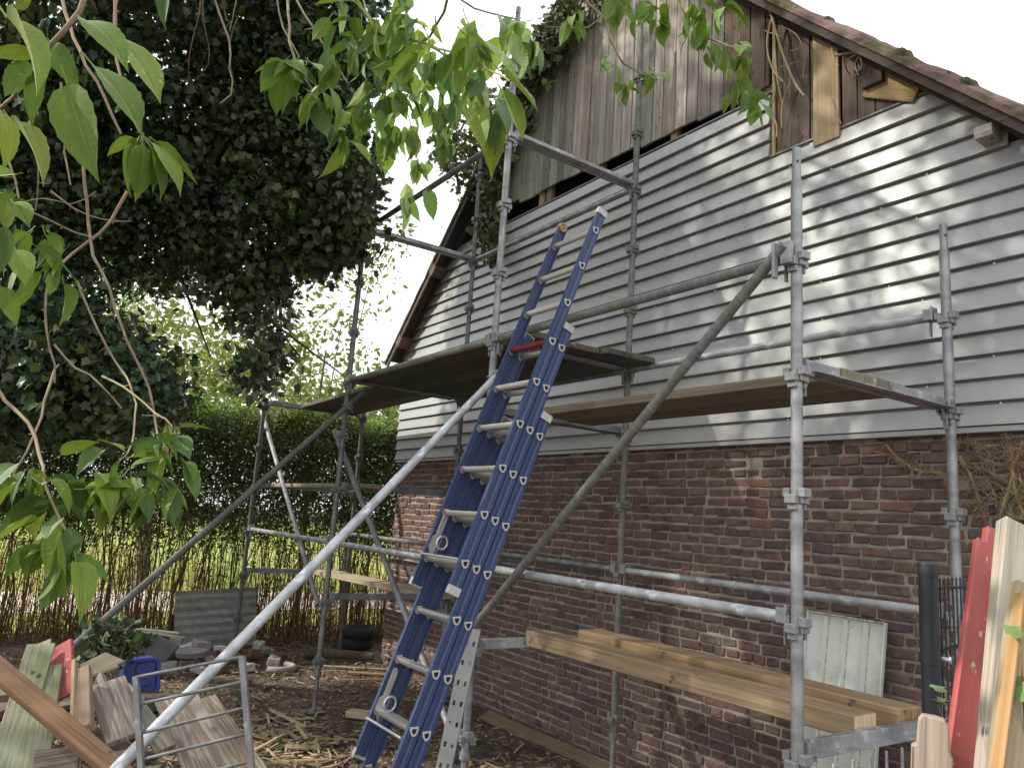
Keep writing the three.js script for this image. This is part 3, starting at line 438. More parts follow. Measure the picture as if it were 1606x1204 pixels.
// perforated aluminium plank standing behind the ladder
{ const s = new THREE.Shape(); s.moveTo(-0.55, -0.045); s.lineTo(0.55, -0.045); s.lineTo(0.55, 0.045); s.lineTo(-0.55, 0.045); for (let i = -4; i <= 4; i++) for (const y of [-0.022, 0.022]) { const h = new THREE.Path(); h.moveTo(i * 0.115 - 0.014, y - 0.008); h.lineTo(i * 0.115 + 0.014, y - 0.008); h.lineTo(i * 0.115 + 0.014, y + 0.008); h.lineTo(i * 0.115 - 0.014, y + 0.008); s.holes.push(h); }
  const g = join([boxUV(new THREE.ExtrudeGeometry(s, { depth: 0.003, bevelEnabled: false }).rotateX(-Math.PI / 2)), box(1.1, 0.025, 0.004, 0, -0.011, 0.045), box(1.1, 0.025, 0.004, 0, -0.011, -0.045)]);
  const m = solo('aluminium_plank', g, new THREE.MeshPhysicalMaterial({ color: lin(0.36, 0.36, 0.35), metalness: 0.5, roughness: 0.5, bumpMap: TEX.galv.data, bumpScale: 0.0004 }), 'silver perforated aluminium strip leaning behind the ladder against the scaffold', 'metal strip'); lay(m, [0.98, 0.02, 1.78], [0.985, 1.07, 1.6], [0.75, 0.1, 0.65]); }

// ------------------------------------------------------------------ ground
{
  const a = fbm(701, 6, 6, 6), b = fbm(702, 40, 40, 3), c = fbm(703, 90, 30, 2), d = fbm(704, 3, 3, 3), e = fbm(705, 30, 90, 2);
  TEX.soil = makeTex(1024, 1024, 2.4, 2.4, (u, v) => { const n = a(u, v), f = b(u, v), l = Math.max(sm(0.7, 0.76, c(u, v)), sm(0.71, 0.77, e(u, v))), t = sm(0.55, 0.65, f) * 0.6, g = 0.55 + 0.9 * (n - 0.4); const s = [0.12 * g, 0.086 * g, 0.06 * g], w = [0.34, 0.25, 0.16]; const k = clamp(l * 0.7 + t * 0.25); return [...[0, 1, 2].map(i => mix(s[i], w[i], k)), clamp(n * 0.6 + 0.4 * k)]; });
  M.soil = surf(TEX.soil, { bumpScale: 0.03, roughness: 1 });
  const xs = [], zs = []; for (let i = 0; i <= 150; i++) xs.push(-6 + i * 0.09); for (let i = 0; i <= 90; i++) zs.push(-1 + i * 0.09);
  const ext = (q, m) => [-m, -60, -25, -12, ...q, q[q.length - 1] + 2, 20, 60, m].filter((v, i, w) => !i || v > w[i - 1]);
  const X = ext(xs, 220), Z = ext(zs, 220), H = (x, z) => { const k = sm(-6.5, -5.6, x) * sm(8, 6.5, x) * sm(7.5, 6, z); return k * (0.05 * (a(x * 0.11 + 5, z * 0.11 + 5) - 0.5) + 0.018 * (b(x * 0.06, z * 0.06) - 0.5)) - 0.012; };
  const pos = [], uv = [], idx = []; for (const z of Z) for (const x of X) { pos.push(x, H(x, z), z); uv.push(x, z); }
  for (let j = 0; j + 1 < Z.length; j++) for (let i = 0; i + 1 < X.length; i++) { const k = j * X.length + i, l = k + X.length; idx.push(k, l, k + 1, k + 1, l, l + 1); }
  const g = new THREE.BufferGeometry(); g.setAttribute('position', new THREE.Float32BufferAttribute(pos, 3)); g.setAttribute('uv', new THREE.Float32BufferAttribute(uv, 2)); g.setIndex(idx); g.computeVertexNormals();
  struct('ground', g, M.soil);
  TEX.lawn = makeTex(512, 512, 3, 3, (u, v) => { const n = a(u, v), f = b(u, v), g2 = 0.6 + 0.8 * (f * 0.6 + n * 0.4 - 0.1); return [0.24 * g2, 0.26 * g2, 0.04 * g2, f]; });
  M.lawn = surf(TEX.lawn, { bumpScale: 0.03, roughness: 1 });
  const lawn = new THREE.PlaneGeometry(60, 120).rotateX(-Math.PI / 2).translate(-36.2, 0.004, 0); const lu = lawn.attributes.uv, lp = lawn.attributes.position; for (let i = 0; i < lu.count; i++) lu.setXY(i, lp.getX(i), lp.getZ(i)); struct('lawn', lawn, M.lawn);
  M.gravel = surf(TEX.mortar, { color: lin(1.9, 1.75, 1.7), bumpScale: 0.01 }); const path = new THREE.PlaneGeometry(2.6, 60).rotateX(-Math.PI / 2).translate(-9.2, 0.012, 0), pu = path.attributes.uv, pp = path.attributes.position; for (let i = 0; i < pu.count; i++) pu.setXY(i, pp.getX(i), pp.getZ(i)); struct('path', path, M.gravel);
}

// ------------------------------------------------------------------ leaves
function leafMat(c, t = 0.4, extra = {}) { return new THREE.MeshPhysicalMaterial({ color: lin(...c), roughness: 0.75, transmission: t, thickness: 0, side: THREE.DoubleSide, ...extra }); }
// simple folded leaf along +x, unit length; kind: 'oval' or 'ivy'
function smallLeaf(kind, fold = 0.18) {
  const out = kind === 'ivy' ? [[0, 0], [0.05, 0.36], [0.3, 0.3], [0.42, 0.5], [0.62, 0.22], [1, 0]] : [[0, 0], [0.25, 0.2], [0.55, 0.25], [0.85, 0.12], [1, 0]];
  const T = []; for (let i = 0; i + 1 < out.length; i++) for (const s of [1, -1]) { const [x0, w0] = out[i], [x1, w1] = out[i + 1], P = (x, w) => [x, fold * w - 0.25 * x * x, s * w]; const a = P(x0, 0), b = P(x1, 0), c = P(x1, w1), d = P(x0, w0); if (w1 > 0) T.push(s > 0 ? [a, c, b] : [a, b, c]); if (w0 > 0) T.push(s > 0 ? [a, d, c] : [a, c, d]); }
  return flat(T, false);
}
function clump(seed, n, R, len, kind, droop = 0.3) {
  const r = rng(seed), L = [smallLeaf(kind), smallLeaf(kind, 0.05)], list = [], m = new THREE.Matrix4(), q = new THREE.Quaternion();
  for (let i = 0; i < n; i++) {
    const p = V(r() - 0.5, r() - 0.5, r() - 0.5).normalize().multiplyScalar(R * Math.cbrt(r())), s = len * mix(0.65, 1.25, r());
    const dir = p.clone().normalize().add(V(r() - 0.5, -droop - 0.4 * r(), r() - 0.5)).normalize(), up = V(r() - 0.5, 0.9, r() - 0.5).normalize(), z = dir.clone().cross(up).normalize(), y = z.clone().cross(dir);
    q.setFromRotationMatrix(new THREE.Matrix4().makeBasis(dir, y, z)); m.compose(p, q, V(s, s, s)); list.push(L[i % 2].clone().applyMatrix4(m));
  }
  const g = mergeGeometries(list); g.deleteAttribute('uv'); return g;
}
function scatter(name, geo, mat, spots, parent, cols) {           // InstancedMesh of leaf clumps
  const im = new THREE.InstancedMesh(geo, mat, spots.length), m = new THREE.Matrix4(), e = new THREE.Euler(), q = new THREE.Quaternion(), r = rng(spots.length + 3);
  spots.forEach((p, i) => { e.set(r() * 6.3, r() * 6.3, r() * 6.3); if (p.flat) e.set((r() - 0.5) * 0.9, r() * 6.3, (r() - 0.5) * 0.9); q.setFromEuler(e); const s = p.s ?? mix(0.8, 1.2, r()); m.compose(p.v, q, V(s, s, s)); im.setMatrixAt(i, m); const c = cols[Math.floor(r() * cols.length)], k = mix(0.75, 1.3, r()); im.setColorAt(i, lin(c[0] * k, c[1] * k, c[2] * k)); });
  im.name = name; im.castShadow = im.receiveShadow = true; im.userData.kind = 'stuff'; parent.add(im); return im;
}
function inBlob(list, n, c, rad, r, shell = 0.5, s) { for (let i = 0; i < n; i++) { const d = V(r() - 0.5, r() - 0.5, r() - 0.5); if (d.length() > 0.5 || d.length() < 1e-3) { i--; continue; } d.normalize().multiplyScalar(mix(shell, 1, Math.sqrt(r()))); list.push({ v: V(c[0] + d.x * rad[0], c[1] + d.y * rad[1], c[2] + d.z * rad[2]), s: s ? s * mix(0.8, 1.2, r()) : undefined }); } }
{ const a = fbm(801, 4, 16, 4), b = fbm(802, 12, 12, 3); TEX.bark = makeTex(256, 256, 0.5, 0.25, (u, v) => { const g = a(u, v), l = sm(0.56, 0.68, b(u, v)); return [mix(0.1 + 0.12 * g, 0.22, l * 0.6), mix(0.08 + 0.1 * g, 0.23, l * 0.6), mix(0.06 + 0.08 * g, 0.13, l * 0.6), g]; }); }
M.bark = surf(TEX.bark, { bumpScale: 0.006 }); M.barkDark = surf(TEX.bark, { color: lin(0.5, 0.45, 0.4), bumpScale: 0.006 }); M.twig = surf(TEX.bark, { color: lin(1.5, 1.42, 1.28), bumpScale: 0.004 }); M.stem = surf(TEX.bark, { color: lin(1.0, 0.72, 0.42), bumpScale: 0.002 });
M.vinePale = surf(TEX.bark, { color: lin(2.3, 2, 1.7), bumpScale: 0.003 }); M.vine = surf(TEX.bark, { color: lin(1.75, 1.5, 1.25), bumpScale: 0.003 });

// ------------------------------------------------------------------ hedge
{
  const hedge = thing('hedge', 'tall hedge with bare brown stems below and bright leafy top beyond the scaffold', 'hedge'), r = rng(301);
  const cx = z => -5.15 - 0.28 * Math.min(z, 2.6) * 0.8 + 0.1 * Math.sin(z * 1.3);
  for (let i = 0; i < 295; i++) { const z = mix(-1.6, 6.2, r()), x = cx(z) + mix(-0.3, 0.3, r()), h = mix(1.7, 2.75, r()), R = mix(0.006, 0.016, r() * r()), w = () => mix(-0.1, 0.1, r()); let p = [[x, -0.02, z]]; for (let k = 1; k <= 4; k++) p.push([x + w() * k * 0.5, h * k / 4, z + w() * k * 0.6]); mesh('stem', limb(p, R, R * 0.4, 5, 2), M.stem, hedge); }
  // dry basal twigs
  const dry = []; for (let i = 0; i < 2300; i++) { const z = mix(-1.6, 6, r()), x = cx(z) + mix(-0.38, 0.42, r()), h = i < 1500 ? mix(0.2, 0.75, r()) : mix(0.8, 2.2, r()); dry.push(limb([[x, 0, z], [x + mix(-0.1, 0.1, r()), h * 0.5, z + mix(-0.12, 0.12, r())], [x + mix(-0.22, 0.22, r()), h, z + mix(-0.25, 0.25, r())]], 0.005, 0.002, 3, 2)); }
  mesh('dry_twigs', join(dry), M.stem, hedge).userData.kind = 'stuff';
  const g = clump(7, 22, 0.14, 0.046, 'oval', 0.1), up = [], low = [];
  const topY = z => 2.95 + 0.08 * Math.sin(z * 3.1) + 0.05 * Math.sin(z * 9) + 0.04 * Math.sin(z * 23);
  for (let i = 0; i < 9000; i++) { const z = mix(-1.9, 6.6, r()), y = mix(1.0 + 0.45 * r(), topY(z), Math.pow(r(), 0.62)), hw = 0.42 * sm(0.5, 1.9, y) * (1 - 0.25 * sm(2.7, 3, y)); up.push({ v: V(cx(z) + hw * (r() * 2 - 1), y, z), s: mix(0.65, 1.2, r()) }); }
  for (let i = 0; i < 1500; i++) { const z = mix(-1.7, 6.4, r()); low.push({ v: V(cx(z) + mix(-0.35, 0.3, r()), mix(0.4, 1.6, Math.sqrt(r())), z), s: mix(0.35, 0.8, r()) }); }
  const vivid = []; for (let i = 0; i < 1300; i++) { const z = mix(-1.9, 6.6, r()), k = r() * r(); vivid.push({ v: V(cx(z) + 0.4 * (r() * 2 - 1), topY(z) + 0.1 - 0.45 * k, z), s: mix(0.55, 1.1, r()) }); }  // yellow-green clumps put the sun glow of the hedge top into leaf colour
  scatter('sun_tinted_tops', g, leafMat([1, 1, 1], 0.55), vivid, hedge, [[0.2, 0.32, 0.025], [0.26, 0.36, 0.03], [0.15, 0.27, 0.025]]);
  const mt = leafMat([1, 1, 1], 0.5);
  scatter('foliage', g, mt, up.concat(low), hedge, [[0.06, 0.13, 0.016], [0.09, 0.17, 0.018], [0.045, 0.1, 0.016], [0.14, 0.21, 0.02]]);
}
// ------------------------------------------------------------------ ivy covered tree
{
  const tree = thing('ivy_tree', 'dark ivy covered tree in front of the hedge with dense foliage', 'tree'), r = rng(302), sp = [];
  const lobe = (c, rx, ry, n) => inBlob(sp, Math.round(n * 1.35), c, [rx * 0.9, ry, rx * 0.9], r, 0.25, 0.75 + 0.5 * r());
  lobe([-2.662, 5.867, 3.377], 1.75, 1.25, 620); lobe([-1.982, 4.685, 2.372], 1.0, 0.95, 330); lobe([-3.064, 4.482, 3.519], 1.3, 0.75, 330); lobe([-2.931, 3.698, 4.152], 0.75, 0.8, 170); lobe([-2.478, 2.743, 3.549], 0.8, 0.48, 190); lobe([-2.701, 2.557, 4.171], 0.55, 0.6, 110); lobe([-1.534, 5.381, 2.302], 0.85, 0.9, 260); lobe([-2.08, 3.805, 2.414], 0.5, 0.38, 70); lobe([-1.392, 4.257, 1.917], 0.42, 0.4, 60); lobe([-0.763, 4.462, 1.965], 0.2, 0.35, 22); lobe([-3.145, 4.848, 4.111], 1.0, 0.8, 260); lobe([-2.67, 4.478, 3.125], 1.0, 0.8, 260); lobe([-1.361, 6.033, 2.258], 0.7, 0.6, 170); lobe([-1.951, 2.461, 3.232], 0.42, 0.25, 60); lobe([-2.693, 3.099, 3.975], 0.6, 0.5, 130); lobe([-1.329, 4.552, 2.098], 0.5, 0.5, 110); lobe([-1.581, 3.09, 2.357], 0.14, 0.42, 18);
  lobe([-2.818, 8.108, 3.958], 2.2, 1.5, 560); lobe([-1.892, 7.354, 2.732], 1.2, 0.8, 170); lobe([-4.096, 5.035, 5.552], 1.5, 1.8, 420); lobe([-3.792, 7.251, 6.174], 1.6, 1.4, 320);
  const g = clump(17, 18, 0.23, 0.082, 'ivy', 0.5);
  scatter('crown', g, leafMat([1, 1, 1], 0.35, { roughness: 0.4 }), sp, tree, [[0.058, 0.108, 0.05], [0.075, 0.135, 0.055], [0.045, 0.09, 0.046], [0.11, 0.18, 0.045]]);
  const base = [-5.658, 0, 4.52];
  const root = V(base), fork = V([-3.366, 3.461, 3.992]);
  mesh('trunk', limb([root, root.clone().lerp(fork, 0.5).add(V(0.1, 0.2, 0)), fork, [-3.097, 5.978, 4.402], [-3.215, 8.297, 4.953]], 0.19, 0.08, 10), M.barkDark, tree);
  for (const [a, b, c, R] of [[[-3.248, 4.54, 4.163], [-2.606, 5.324, 3.481], [-1.742, 5.945, 2.604], 0.07], [[-3.301, 4.06, 4.087], [-2.584, 4.261, 3.111], [-1.705, 4.44, 2.25], 0.06], [[-3.244, 3.496, 4.004], [-2.644, 2.725, 3.426], [-2.083, 2.44, 3.058], 0.04], [[-2.444, 4.277, 2.912], [-2.065, 3.631, 2.337], [-1.784, 3.108, 1.941], 0.025], [[-2.597, 4.141, 3.092], [-2.523, 3.558, 2.798], [-2.366, 3.072, 2.595], 0.02], [[-2.47, 4.037, 2.874], [-1.916, 3.438, 2.238], [-1.47, 2.943, 1.612], 0.018]]) mesh('branch', limb([a, b, c], R, R * 0.35, 6), M.barkDark, tree);
  // fallen ivy strands hanging out of the crown
  for (let i = 0; i < 9; i++) { const x = mix(330, 440, r()), a = V([-1.334, 5.913, 2.897]).add(V(mix(-0.5, 0.5, r()), mix(-0.2, 0.4, r()), mix(-0.5, 0.5, r()))), L = mix(0.4, 1.1, r()); mesh('hanging_stem', limb([a, a.clone().add(V(mix(-0.1, 0.1, r()), -L * 0.4, mix(-0.1, 0.1, r()))), a.clone().add(V(mix(-0.2, 0.2, r()), -L * 0.8, mix(-0.1, 0.1, r()))), a.clone().add(V(mix(-0.3, 0.1, r()), -L, mix(-0.1, 0.1, r())))], 0.007, 0.003, 5), M.twig, tree); }
}
// ------------------------------------------------------------------ sunlit trees beyond the hedge
{
  const g = clump(27, 16, 0.42, 0.13, 'oval', 0.4), mt = leafMat([1, 1, 1], 0.5), cols = [[0.17, 0.23, 0.03], [0.22, 0.26, 0.035], [0.13, 0.19, 0.025]], r = rng(303);
  const make = (label, h, blobs, R) => { const c0 = blobs[0][0], base = [c0[0] - 0.2, -0.02, c0[2] + 0.15], t = thing('garden_tree', label, 'tree', [0, 0, 0], 'trees beyond the hedge'), sp = [], top = V(base).add(V(0, h, 0)); for (const [c, rx, ry, n, s] of blobs) inBlob(sp, n, c, [rx, ry, rx], r, 0.2, s); mesh('trunk', limb([base, V(base).lerp(top, 0.5).add(V(0.15, 0, 0.1)), top], R, R * 0.3, 7), M.bark, t); for (const [c] of blobs) mesh('branch', limb([V(base).lerp(top, 0.45), V(base).lerp(V(c), 0.6).add(V(0, 0.5, 0)), c], R * 0.4, R * 0.1, 5), M.bark, t); scatter('crown', g, mt, sp, t, cols); };
  make('bright yellow green tree seen through the gap below the ivy tree', 3.6, [[[-10.855, 4.508, 1.225], 1.9, 1.2, 210], [[-12.918, 5.366, 2.701], 1.8, 1.6, 180], [[-9.098, 3.945, 0.285], 1.3, 0.8, 120]], 0.14);
  make('small airy tree with pale lit leaves beside the eaves', 4.2, [[[-6.132, 4.924, -0.126], 0.85, 1.0, 34, 0.75], [[-6.145, 3.981, 0.489], 0.9, 0.6, 34, 0.75], [[-6.758, 3.941, -1.321], 1.0, 0.45, 44, 0.8], [[-5.751, 5.757, -0.414], 0.5, 0.9, 14, 0.7]], 0.05);
  make('yellow lit tree behind the hedge next to the barn corner', 3, [[[-9.739, 3.758, -2.425], 1.2, 0.7, 130], [[-11.394, 3.548, -1.881], 1.8, 0.65, 150]], 0.12);
  make('broad pale tree behind the hedge at the picture edge', 4, [[[-16.224, 4.808, 3.739], 2.8, 2.3, 260], [[-17.713, 6.265, 6.363], 3, 3, 200]], 0.2);
}
// ------------------------------------------------------------------ ivy on the barn
{
  const ivy = thing('ivy_plant', 'half dry ivy climbing the roof edge of the gable over the grey boards', 'ivy'), r = rng(304), sp = [], g = clump(37, 9, 0.11, 0.078, 'ivy', 0.5);
  for (const [c, rx, ry, n] of [[[-2.311, 5.985, 0.28], 0.28, 0.3, 42], [[-1.669, 6.014, 0.25], 0.3, 0.42, 62], [[-1.009, 6.259, 0.22], 0.32, 0.36, 60], [[-0.614, 6.434, 0.2], 0.28, 0.3, 52], [[-0.321, 6.596, 0.2], 0.25, 0.25, 42], [[-1.526, 5.348, 0.16], 0.2, 0.3, 44], [[-1.577, 4.788, 0.12], 0.1, 0.2, 22], [[-1.51, 4.521, 0.1], 0.08, 0.12, 10], [[-1.375, 5.641, 0.12], 0.2, 0.25, 34], [[-2.016, 5.558, 0.16], 0.14, 0.36, 26], [[-1.078, 5.897, 0.1], 0.22, 0.2, 26], [[0.179, 6.817, 0.2], 0.3, 0.3, 40]]) inBlob(sp, n, c, [rx, ry, 0.12], r, 0.1);
  scatter('foliage', g, leafMat([1, 1, 1], 0.35, { roughness: 0.6 }), sp, ivy, [[0.11, 0.17, 0.04], [0.14, 0.19, 0.05], [0.08, 0.12, 0.035], [0.17, 0.15, 0.08], [0.2, 0.2, 0.09]]);
  for (const p of [[[-1.555, 4.399, 0.06], [-1.677, 5.088, 0.08], [-1.546, 5.79, 0.1], [-0.804, 6.503, 0.1], [-0.131, 6.991, 0.1]], [[-2.142, 5.432, 0.2], [-2.176, 6.053, 0.28], [-1.672, 6.408, 0.24]], [[-1.381, 5.214, 0.08], [-1.316, 5.923, 0.1], [-0.881, 6.175, 0.1]]]) mesh('stem', limb(p, 0.018, 0.008, 6), M.barkDark, ivy);
}
// ------------------------------------------------------------------ dead creeper on the brick wall and at the gable
{
  const dead = thing('dead_creeper', 'dried tan creeper stems with fuzzy roots clinging to the brick by the fence post', 'creeper'), r = rng(305);
  const stems = [[[[3.355, 2.276, 0.02], [3.363, 2.148, 0.02], [3.313, 1.991, 0.02], [3.261, 1.801, 0.02]], 0.011], [[[3.416, 2.305, 0.02], [3.363, 2.148, 0.02], [3.384, 1.992, 0.02], [3.433, 1.872, 0.02]], 0.01], [[[2.721, 2.313, 0.02], [2.792, 2.227, 0.02], [2.895, 2.165, 0.02], [3.044, 2.129, 0.02], [3.054, 1.952, 0.02]], 0.008], [[[3.112, 2.235, 0.02], [3.17, 2.118, 0.02], [3.197, 2.021, 0.02], [3.223, 1.925, 0.02]], 0.012], [[[3.035, 2.33, 0.02], [3.192, 2.292, 0.02], [3.34, 2.276, 0.02], [3.424, 2.257, 0.02]], 0.007], [[[3.188, 2.184, 0.02], [3.276, 2.134, 0.02], [3.332, 2.101, 0.02]], 0.004], [[[3.171, 2.135, 0.02], [3.245, 2.102, 0.02], [3.284, 1.99, 0.02]], 0.004], [[[2.567, 2.244, 0.02], [2.664, 2.275, 0.02], [2.774, 2.235, 0.02]], 0.003], [[[2.861, 2.19, 0.02], [2.932, 2.241, 0.02]], 0.0025], [[[3.287, 1.741, 0.02], [3.225, 1.643, 0.02], [3.158, 1.449, 0.02], [3.137, 1.292, 0.02]], 0.008], [[[3.193, 2.316, 0.02], [3.22, 2.216, 0.02], [3.262, 2.156, 0.02]], 0.003], [[[3.391, 2.148, 0.02], [3.391, 1.962, 0.02]], 0.003], [[[2.862, 1.608, 0.02], [2.869, 1.28, 0.02], [2.835, 1.017, 0.02]], 0.003]];
  for (let i = 0; i < 46; i++) { const x = mix(2.95, 3.75, Math.sqrt(r())), y = mix(1.85, 2.33, r()), a = r() * 6.3, L = mix(0.06, 0.2, r()), p = [[x, y, 0.02]]; for (let k = 1; k <= 3; k++) p.push([x + Math.cos(a + 0.6 * (r() - 0.5)) * L * k / 3, Math.min(2.35, y + Math.sin(a + 0.6 * (r() - 0.5)) * L * k / 3), 0.02 + 0.02 * r()]); stems.push([p, mix(0.0015, 0.0045, r() * r())]); }
  const fuzz = [];
  for (const [p, R] of stems) { mesh('stem', limb(p, R, R * 0.7, 6, 4), M.vine, dead); const c = new THREE.CatmullRomCurve3(p.map(q => V(q))); const n = R > 0.006 ? 300 : 24; for (let i = 0; i < n; i++) { const a = c.getPoint(r()), d = V(r() - 0.5, r() - 0.5, 0.25 * (r() - 0.3)).normalize().multiplyScalar(mix(0.015, 0.07, r() * r())); fuzz.push(limb([a, a.clone().addScaledVector(d, 0.6).add(V(0.01 * (r() - 0.5), 0.01 * (r() - 0.5), 0.006)), a.clone().add(d)], 0.0019, 0.0011, 3, 1)); } }
  mesh('rootlets', join(fuzz), M.vine, dead).userData.kind = 'stuff';
  const d2 = thing('dead_creeper', 'bare pale creeper stems dangling under the roof edge beside the new pale board', 'creeper');
  for (const [p, R] of [[[[1.986, 5.506, 0.12], [2.04, 5.298, 0.12], [2.104, 5.026, 0.1], [2.204, 4.761, 0.1], [2.261, 4.663, 0.1]], 0.0085], [[[2.013, 5.364, 0.12], [1.977, 5.182, 0.12], [2.016, 4.971, 0.1], [2.094, 4.846, 0.1]], 0.006], [[[2.04, 5.198, 0.12], [2.037, 5.01, 0.1], [2.049, 4.817, 0.08], [2.08, 4.682, 0.08]], 0.006], [[[2.002, 4.962, 0.08], [2.013, 4.785, 0.08], [1.961, 4.711, 0.08]], 0.005], [[[2.14, 4.823, 0.08], [2.08, 4.706, 0.08], [2.056, 4.532, 0.06]], 0.005], [[[1.96, 5.302, 0.12], [2.092, 5.18, 0.12]], 0.004], [[[2.077, 5.287, 0.1], [2.204, 5.144, 0.1], [2.262, 4.969, 0.1], [2.252, 4.808, 0.1]], 0.003], [[[2.154, 5.049, 0.1], [2.229, 5.034, 0.1]], 0.002], [[[2.078, 4.965, 0.1], [2.228, 4.939, 0.1]], 0.002], [[[2.509, 4.816, 0.14], [2.639, 4.772, 0.14], [2.729, 4.725, 0.14]], 0.006], [[[2.659, 4.752, 0.14], [2.604, 4.745, 0.14], [2.557, 4.719, 0.12]], 0.004], [[[2.68, 4.742, 0.14], [2.646, 4.689, 0.14], [2.661, 4.603, 0.14]], 0.003], [[[2.68, 4.716, 0.14], [2.687, 4.647, 0.14], [2.657, 4.631, 0.14]], 0.003], [[[2.463, 4.912, 0.1], [2.484, 4.81, 0.1], [2.51, 4.765, 0.1]], 0.004], [[[1.984, 4.66, 0.06], [2.02, 4.547, 0.06], [2.016, 4.477, 0.06]], 0.006], [[[2.434, 4.577, 0.06], [2.465, 4.474, 0.06], [2.499, 4.37, 0.06]], 0.003]]) mesh('stem', limb(p, R * 1.35, R * 0.8, 6, 4), M.vinePale, d2);
}
// ------------------------------------------------------------------ the cherry tree overhead
const cherry = thing('cherry_tree', 'cherry tree with large serrated green leaves hanging into view from above', 'tree');
{
  const r = rng(306);
  // leaf blade along +x with a petiole; folded at the midrib, drooping, toothed edge
  { const f = fbm(810, 6, 6, 4); const W = 256, H = 256; TEX.leaf = makeTex(W, H, 1, 1, (u, v) => { const w = Math.abs(v - 0.5) * 2, mid = sm(0.05, 0.015, w), s = Math.abs(((u * 11 - w * 2.6 + 0.25 * f(u * 0.5, v)) % 1 + 1) % 1 - 0.5) * 2, vein = sm(0.86, 0.98, s) * 0.4, n = 0.85 + 0.4 * (f(u, v) - 0.5), k = Math.max(mid, vein * 0.7); return [mix(n, 1.9, k * 0.5) * 0.5, mix(n, 1.6, k * 0.4) * 0.5, mix(n, 1.7, k * 0.4) * 0.5, 0.6 - 0.3 * k]; }); TEX.leaf.map.wrapS = TEX.leaf.map.wrapT = THREE.ClampToEdgeWrapping; }
  const blade = (seed, curl, fold, wid) => {
    const q = rng(seed), N = 14, T = [], U = [], wv = x => wid * Math.pow(Math.sin(Math.PI * Math.pow(x, 0.72)), 0.85) * (1 - 0.55 * sm(0.72, 1, x)), off = 0.16, wave = mix(-0.03, 0.03, q()), tw = mix(-0.5, 0.5, q());
    const P = (i, s) => { const x = i / N, w = (i === 0 || i === N ? 0 : wv(x) * (1 + (i % 2 ? 0.035 : -0.035))) * s, a = tw * x, yy = fold * Math.abs(w) + wave * Math.sin(x * 9) * Math.abs(s); const y = -curl * x * x, z = w; return [off + x * (1 - off) * (1 - 0.12 * curl * x), y + yy * Math.cos(a) + z * Math.sin(a), z * Math.cos(a)]; };
    const uvp = (i, s) => [i / N, 0.5 + 0.5 * s * 0.98];
    const tri = (a, b, c) => { T.push([P(...a), P(...b), P(...c)]); U.push(...uvp(...a), ...uvp(...b), ...uvp(...c)); };
    for (let i = 0; i < N; i++) for (const s of [1, -1]) { const A = [i, 0], B = [i + 1, 0], C = [i + 1, s], D = [i, s]; if (s > 0) { tri(A, C, B); tri(A, D, C); } else { tri(A, B, C); tri(A, C, D); } }
    let g = flat(T, false); g.setAttribute('uv', new THREE.Float32BufferAttribute(U, 2));
    const pet = limb([[0, 0.03, 0], [0.08, 0.012, 0], [0.18, 0, 0]], 0.008, 0.008, 4, 2); const pu = pet.attributes.uv; for (let i = 0; i < pu.count; i++) pu.setXY(i, 0.3, 0.5);
    return mergeGeometries([g, pet]);
  };
  const blades = [blade(1, 0.2, 0.3, 0.2), blade(2, 0.42, 0.15, 0.21), blade(3, 0.12, 0.5, 0.18), blade(4, 0.6, 0.25, 0.2), blade(5, 0.3, 0.7, 0.18)];
  const lm = [[0.38, 0.64, 0.085], [0.3, 0.55, 0.09], [0.52, 0.76, 0.1], [0.24, 0.46, 0.12]].map(c => new THREE.MeshPhysicalMaterial({ color: lin(...c), map: TEX.leaf.map, bumpMap: TEX.leaf.data, bumpScale: 0.0012, roughness: 0.58, specularIntensity: 0.4, transmission: 0.55, thickness: 0, side: THREE.DoubleSide }));
  const yellow = new THREE.MeshPhysicalMaterial({ color: lin(0.9, 0.5, 0.08), map: TEX.leaf.map, roughness: 0.7, transmission: 0.4, thickness: 0, side: THREE.DoubleSide }), brown = new THREE.MeshPhysicalMaterial({ color: lin(0.3, 0.12, 0.06), map: TEX.leaf.map, roughness: 0.8, side: THREE.DoubleSide });
  const jobs = [];                                               // every leaf of the branches in view: base, tip, up, kind
  const leaf = (a, b, up, k, m) => jobs.push({ a: V(a), b: V(b), up: up || V(r() - 0.5, 1, r() - 0.5), k: k ?? Math.floor(r() * 5), m });
  // n leaves springing from point c, hanging round the mean direction
  function tuft(c, n, len, dir = [0, -0.75, 0], spread = 0.9) { c = V(c); for (let i = 0; i < n; i++) { const d = V(dir).add(V(r() - 0.5, (r() - 0.5) * 0.8, r() - 0.5).multiplyScalar(2 * spread)).normalize(), o = V(r() - 0.5, r() - 0.5, r() - 0.5).multiplyScalar(len * 0.55), a = c.clone().add(o); leaf(a, a.clone().addScaledVector(d, len * mix(0.7, 1.15, r()))); } }
  const twig = (p, R0 = 0.004, R1 = 0.002) => {                // a bent twig with short side spurs
    const c = new THREE.CatmullRomCurve3(p.map(q => V(q))), L = c.getLength(), n = Math.max(6, Math.round(L / 0.045)), w = Math.min(0.006, R0 * 1.6), q = []; for (let i = 0; i <= n; i++) { const a = c.getPointAt(i / n); if (i && i < n) a.add(V(r() - 0.5, r() - 0.5, r() - 0.5).multiplyScalar(w)); q.push(a); }
    const g = [limb(q, R0, R1, 6, 1)]; for (let i = 2; i < n; i += 2) if (r() < 0.45) { const d = V(r() - 0.5, r() - 0.6, r() - 0.5).normalize().multiplyScalar(mix(0.006, 0.045, r() * r())); g.push(limb([q[i], q[i].clone().addScaledVector(d, 0.6), q[i].clone().add(d)], R0 * 0.5, R0 * 0.35, 4, 1)); }
    return mesh('twig', join(g), M.twig, cherry); };
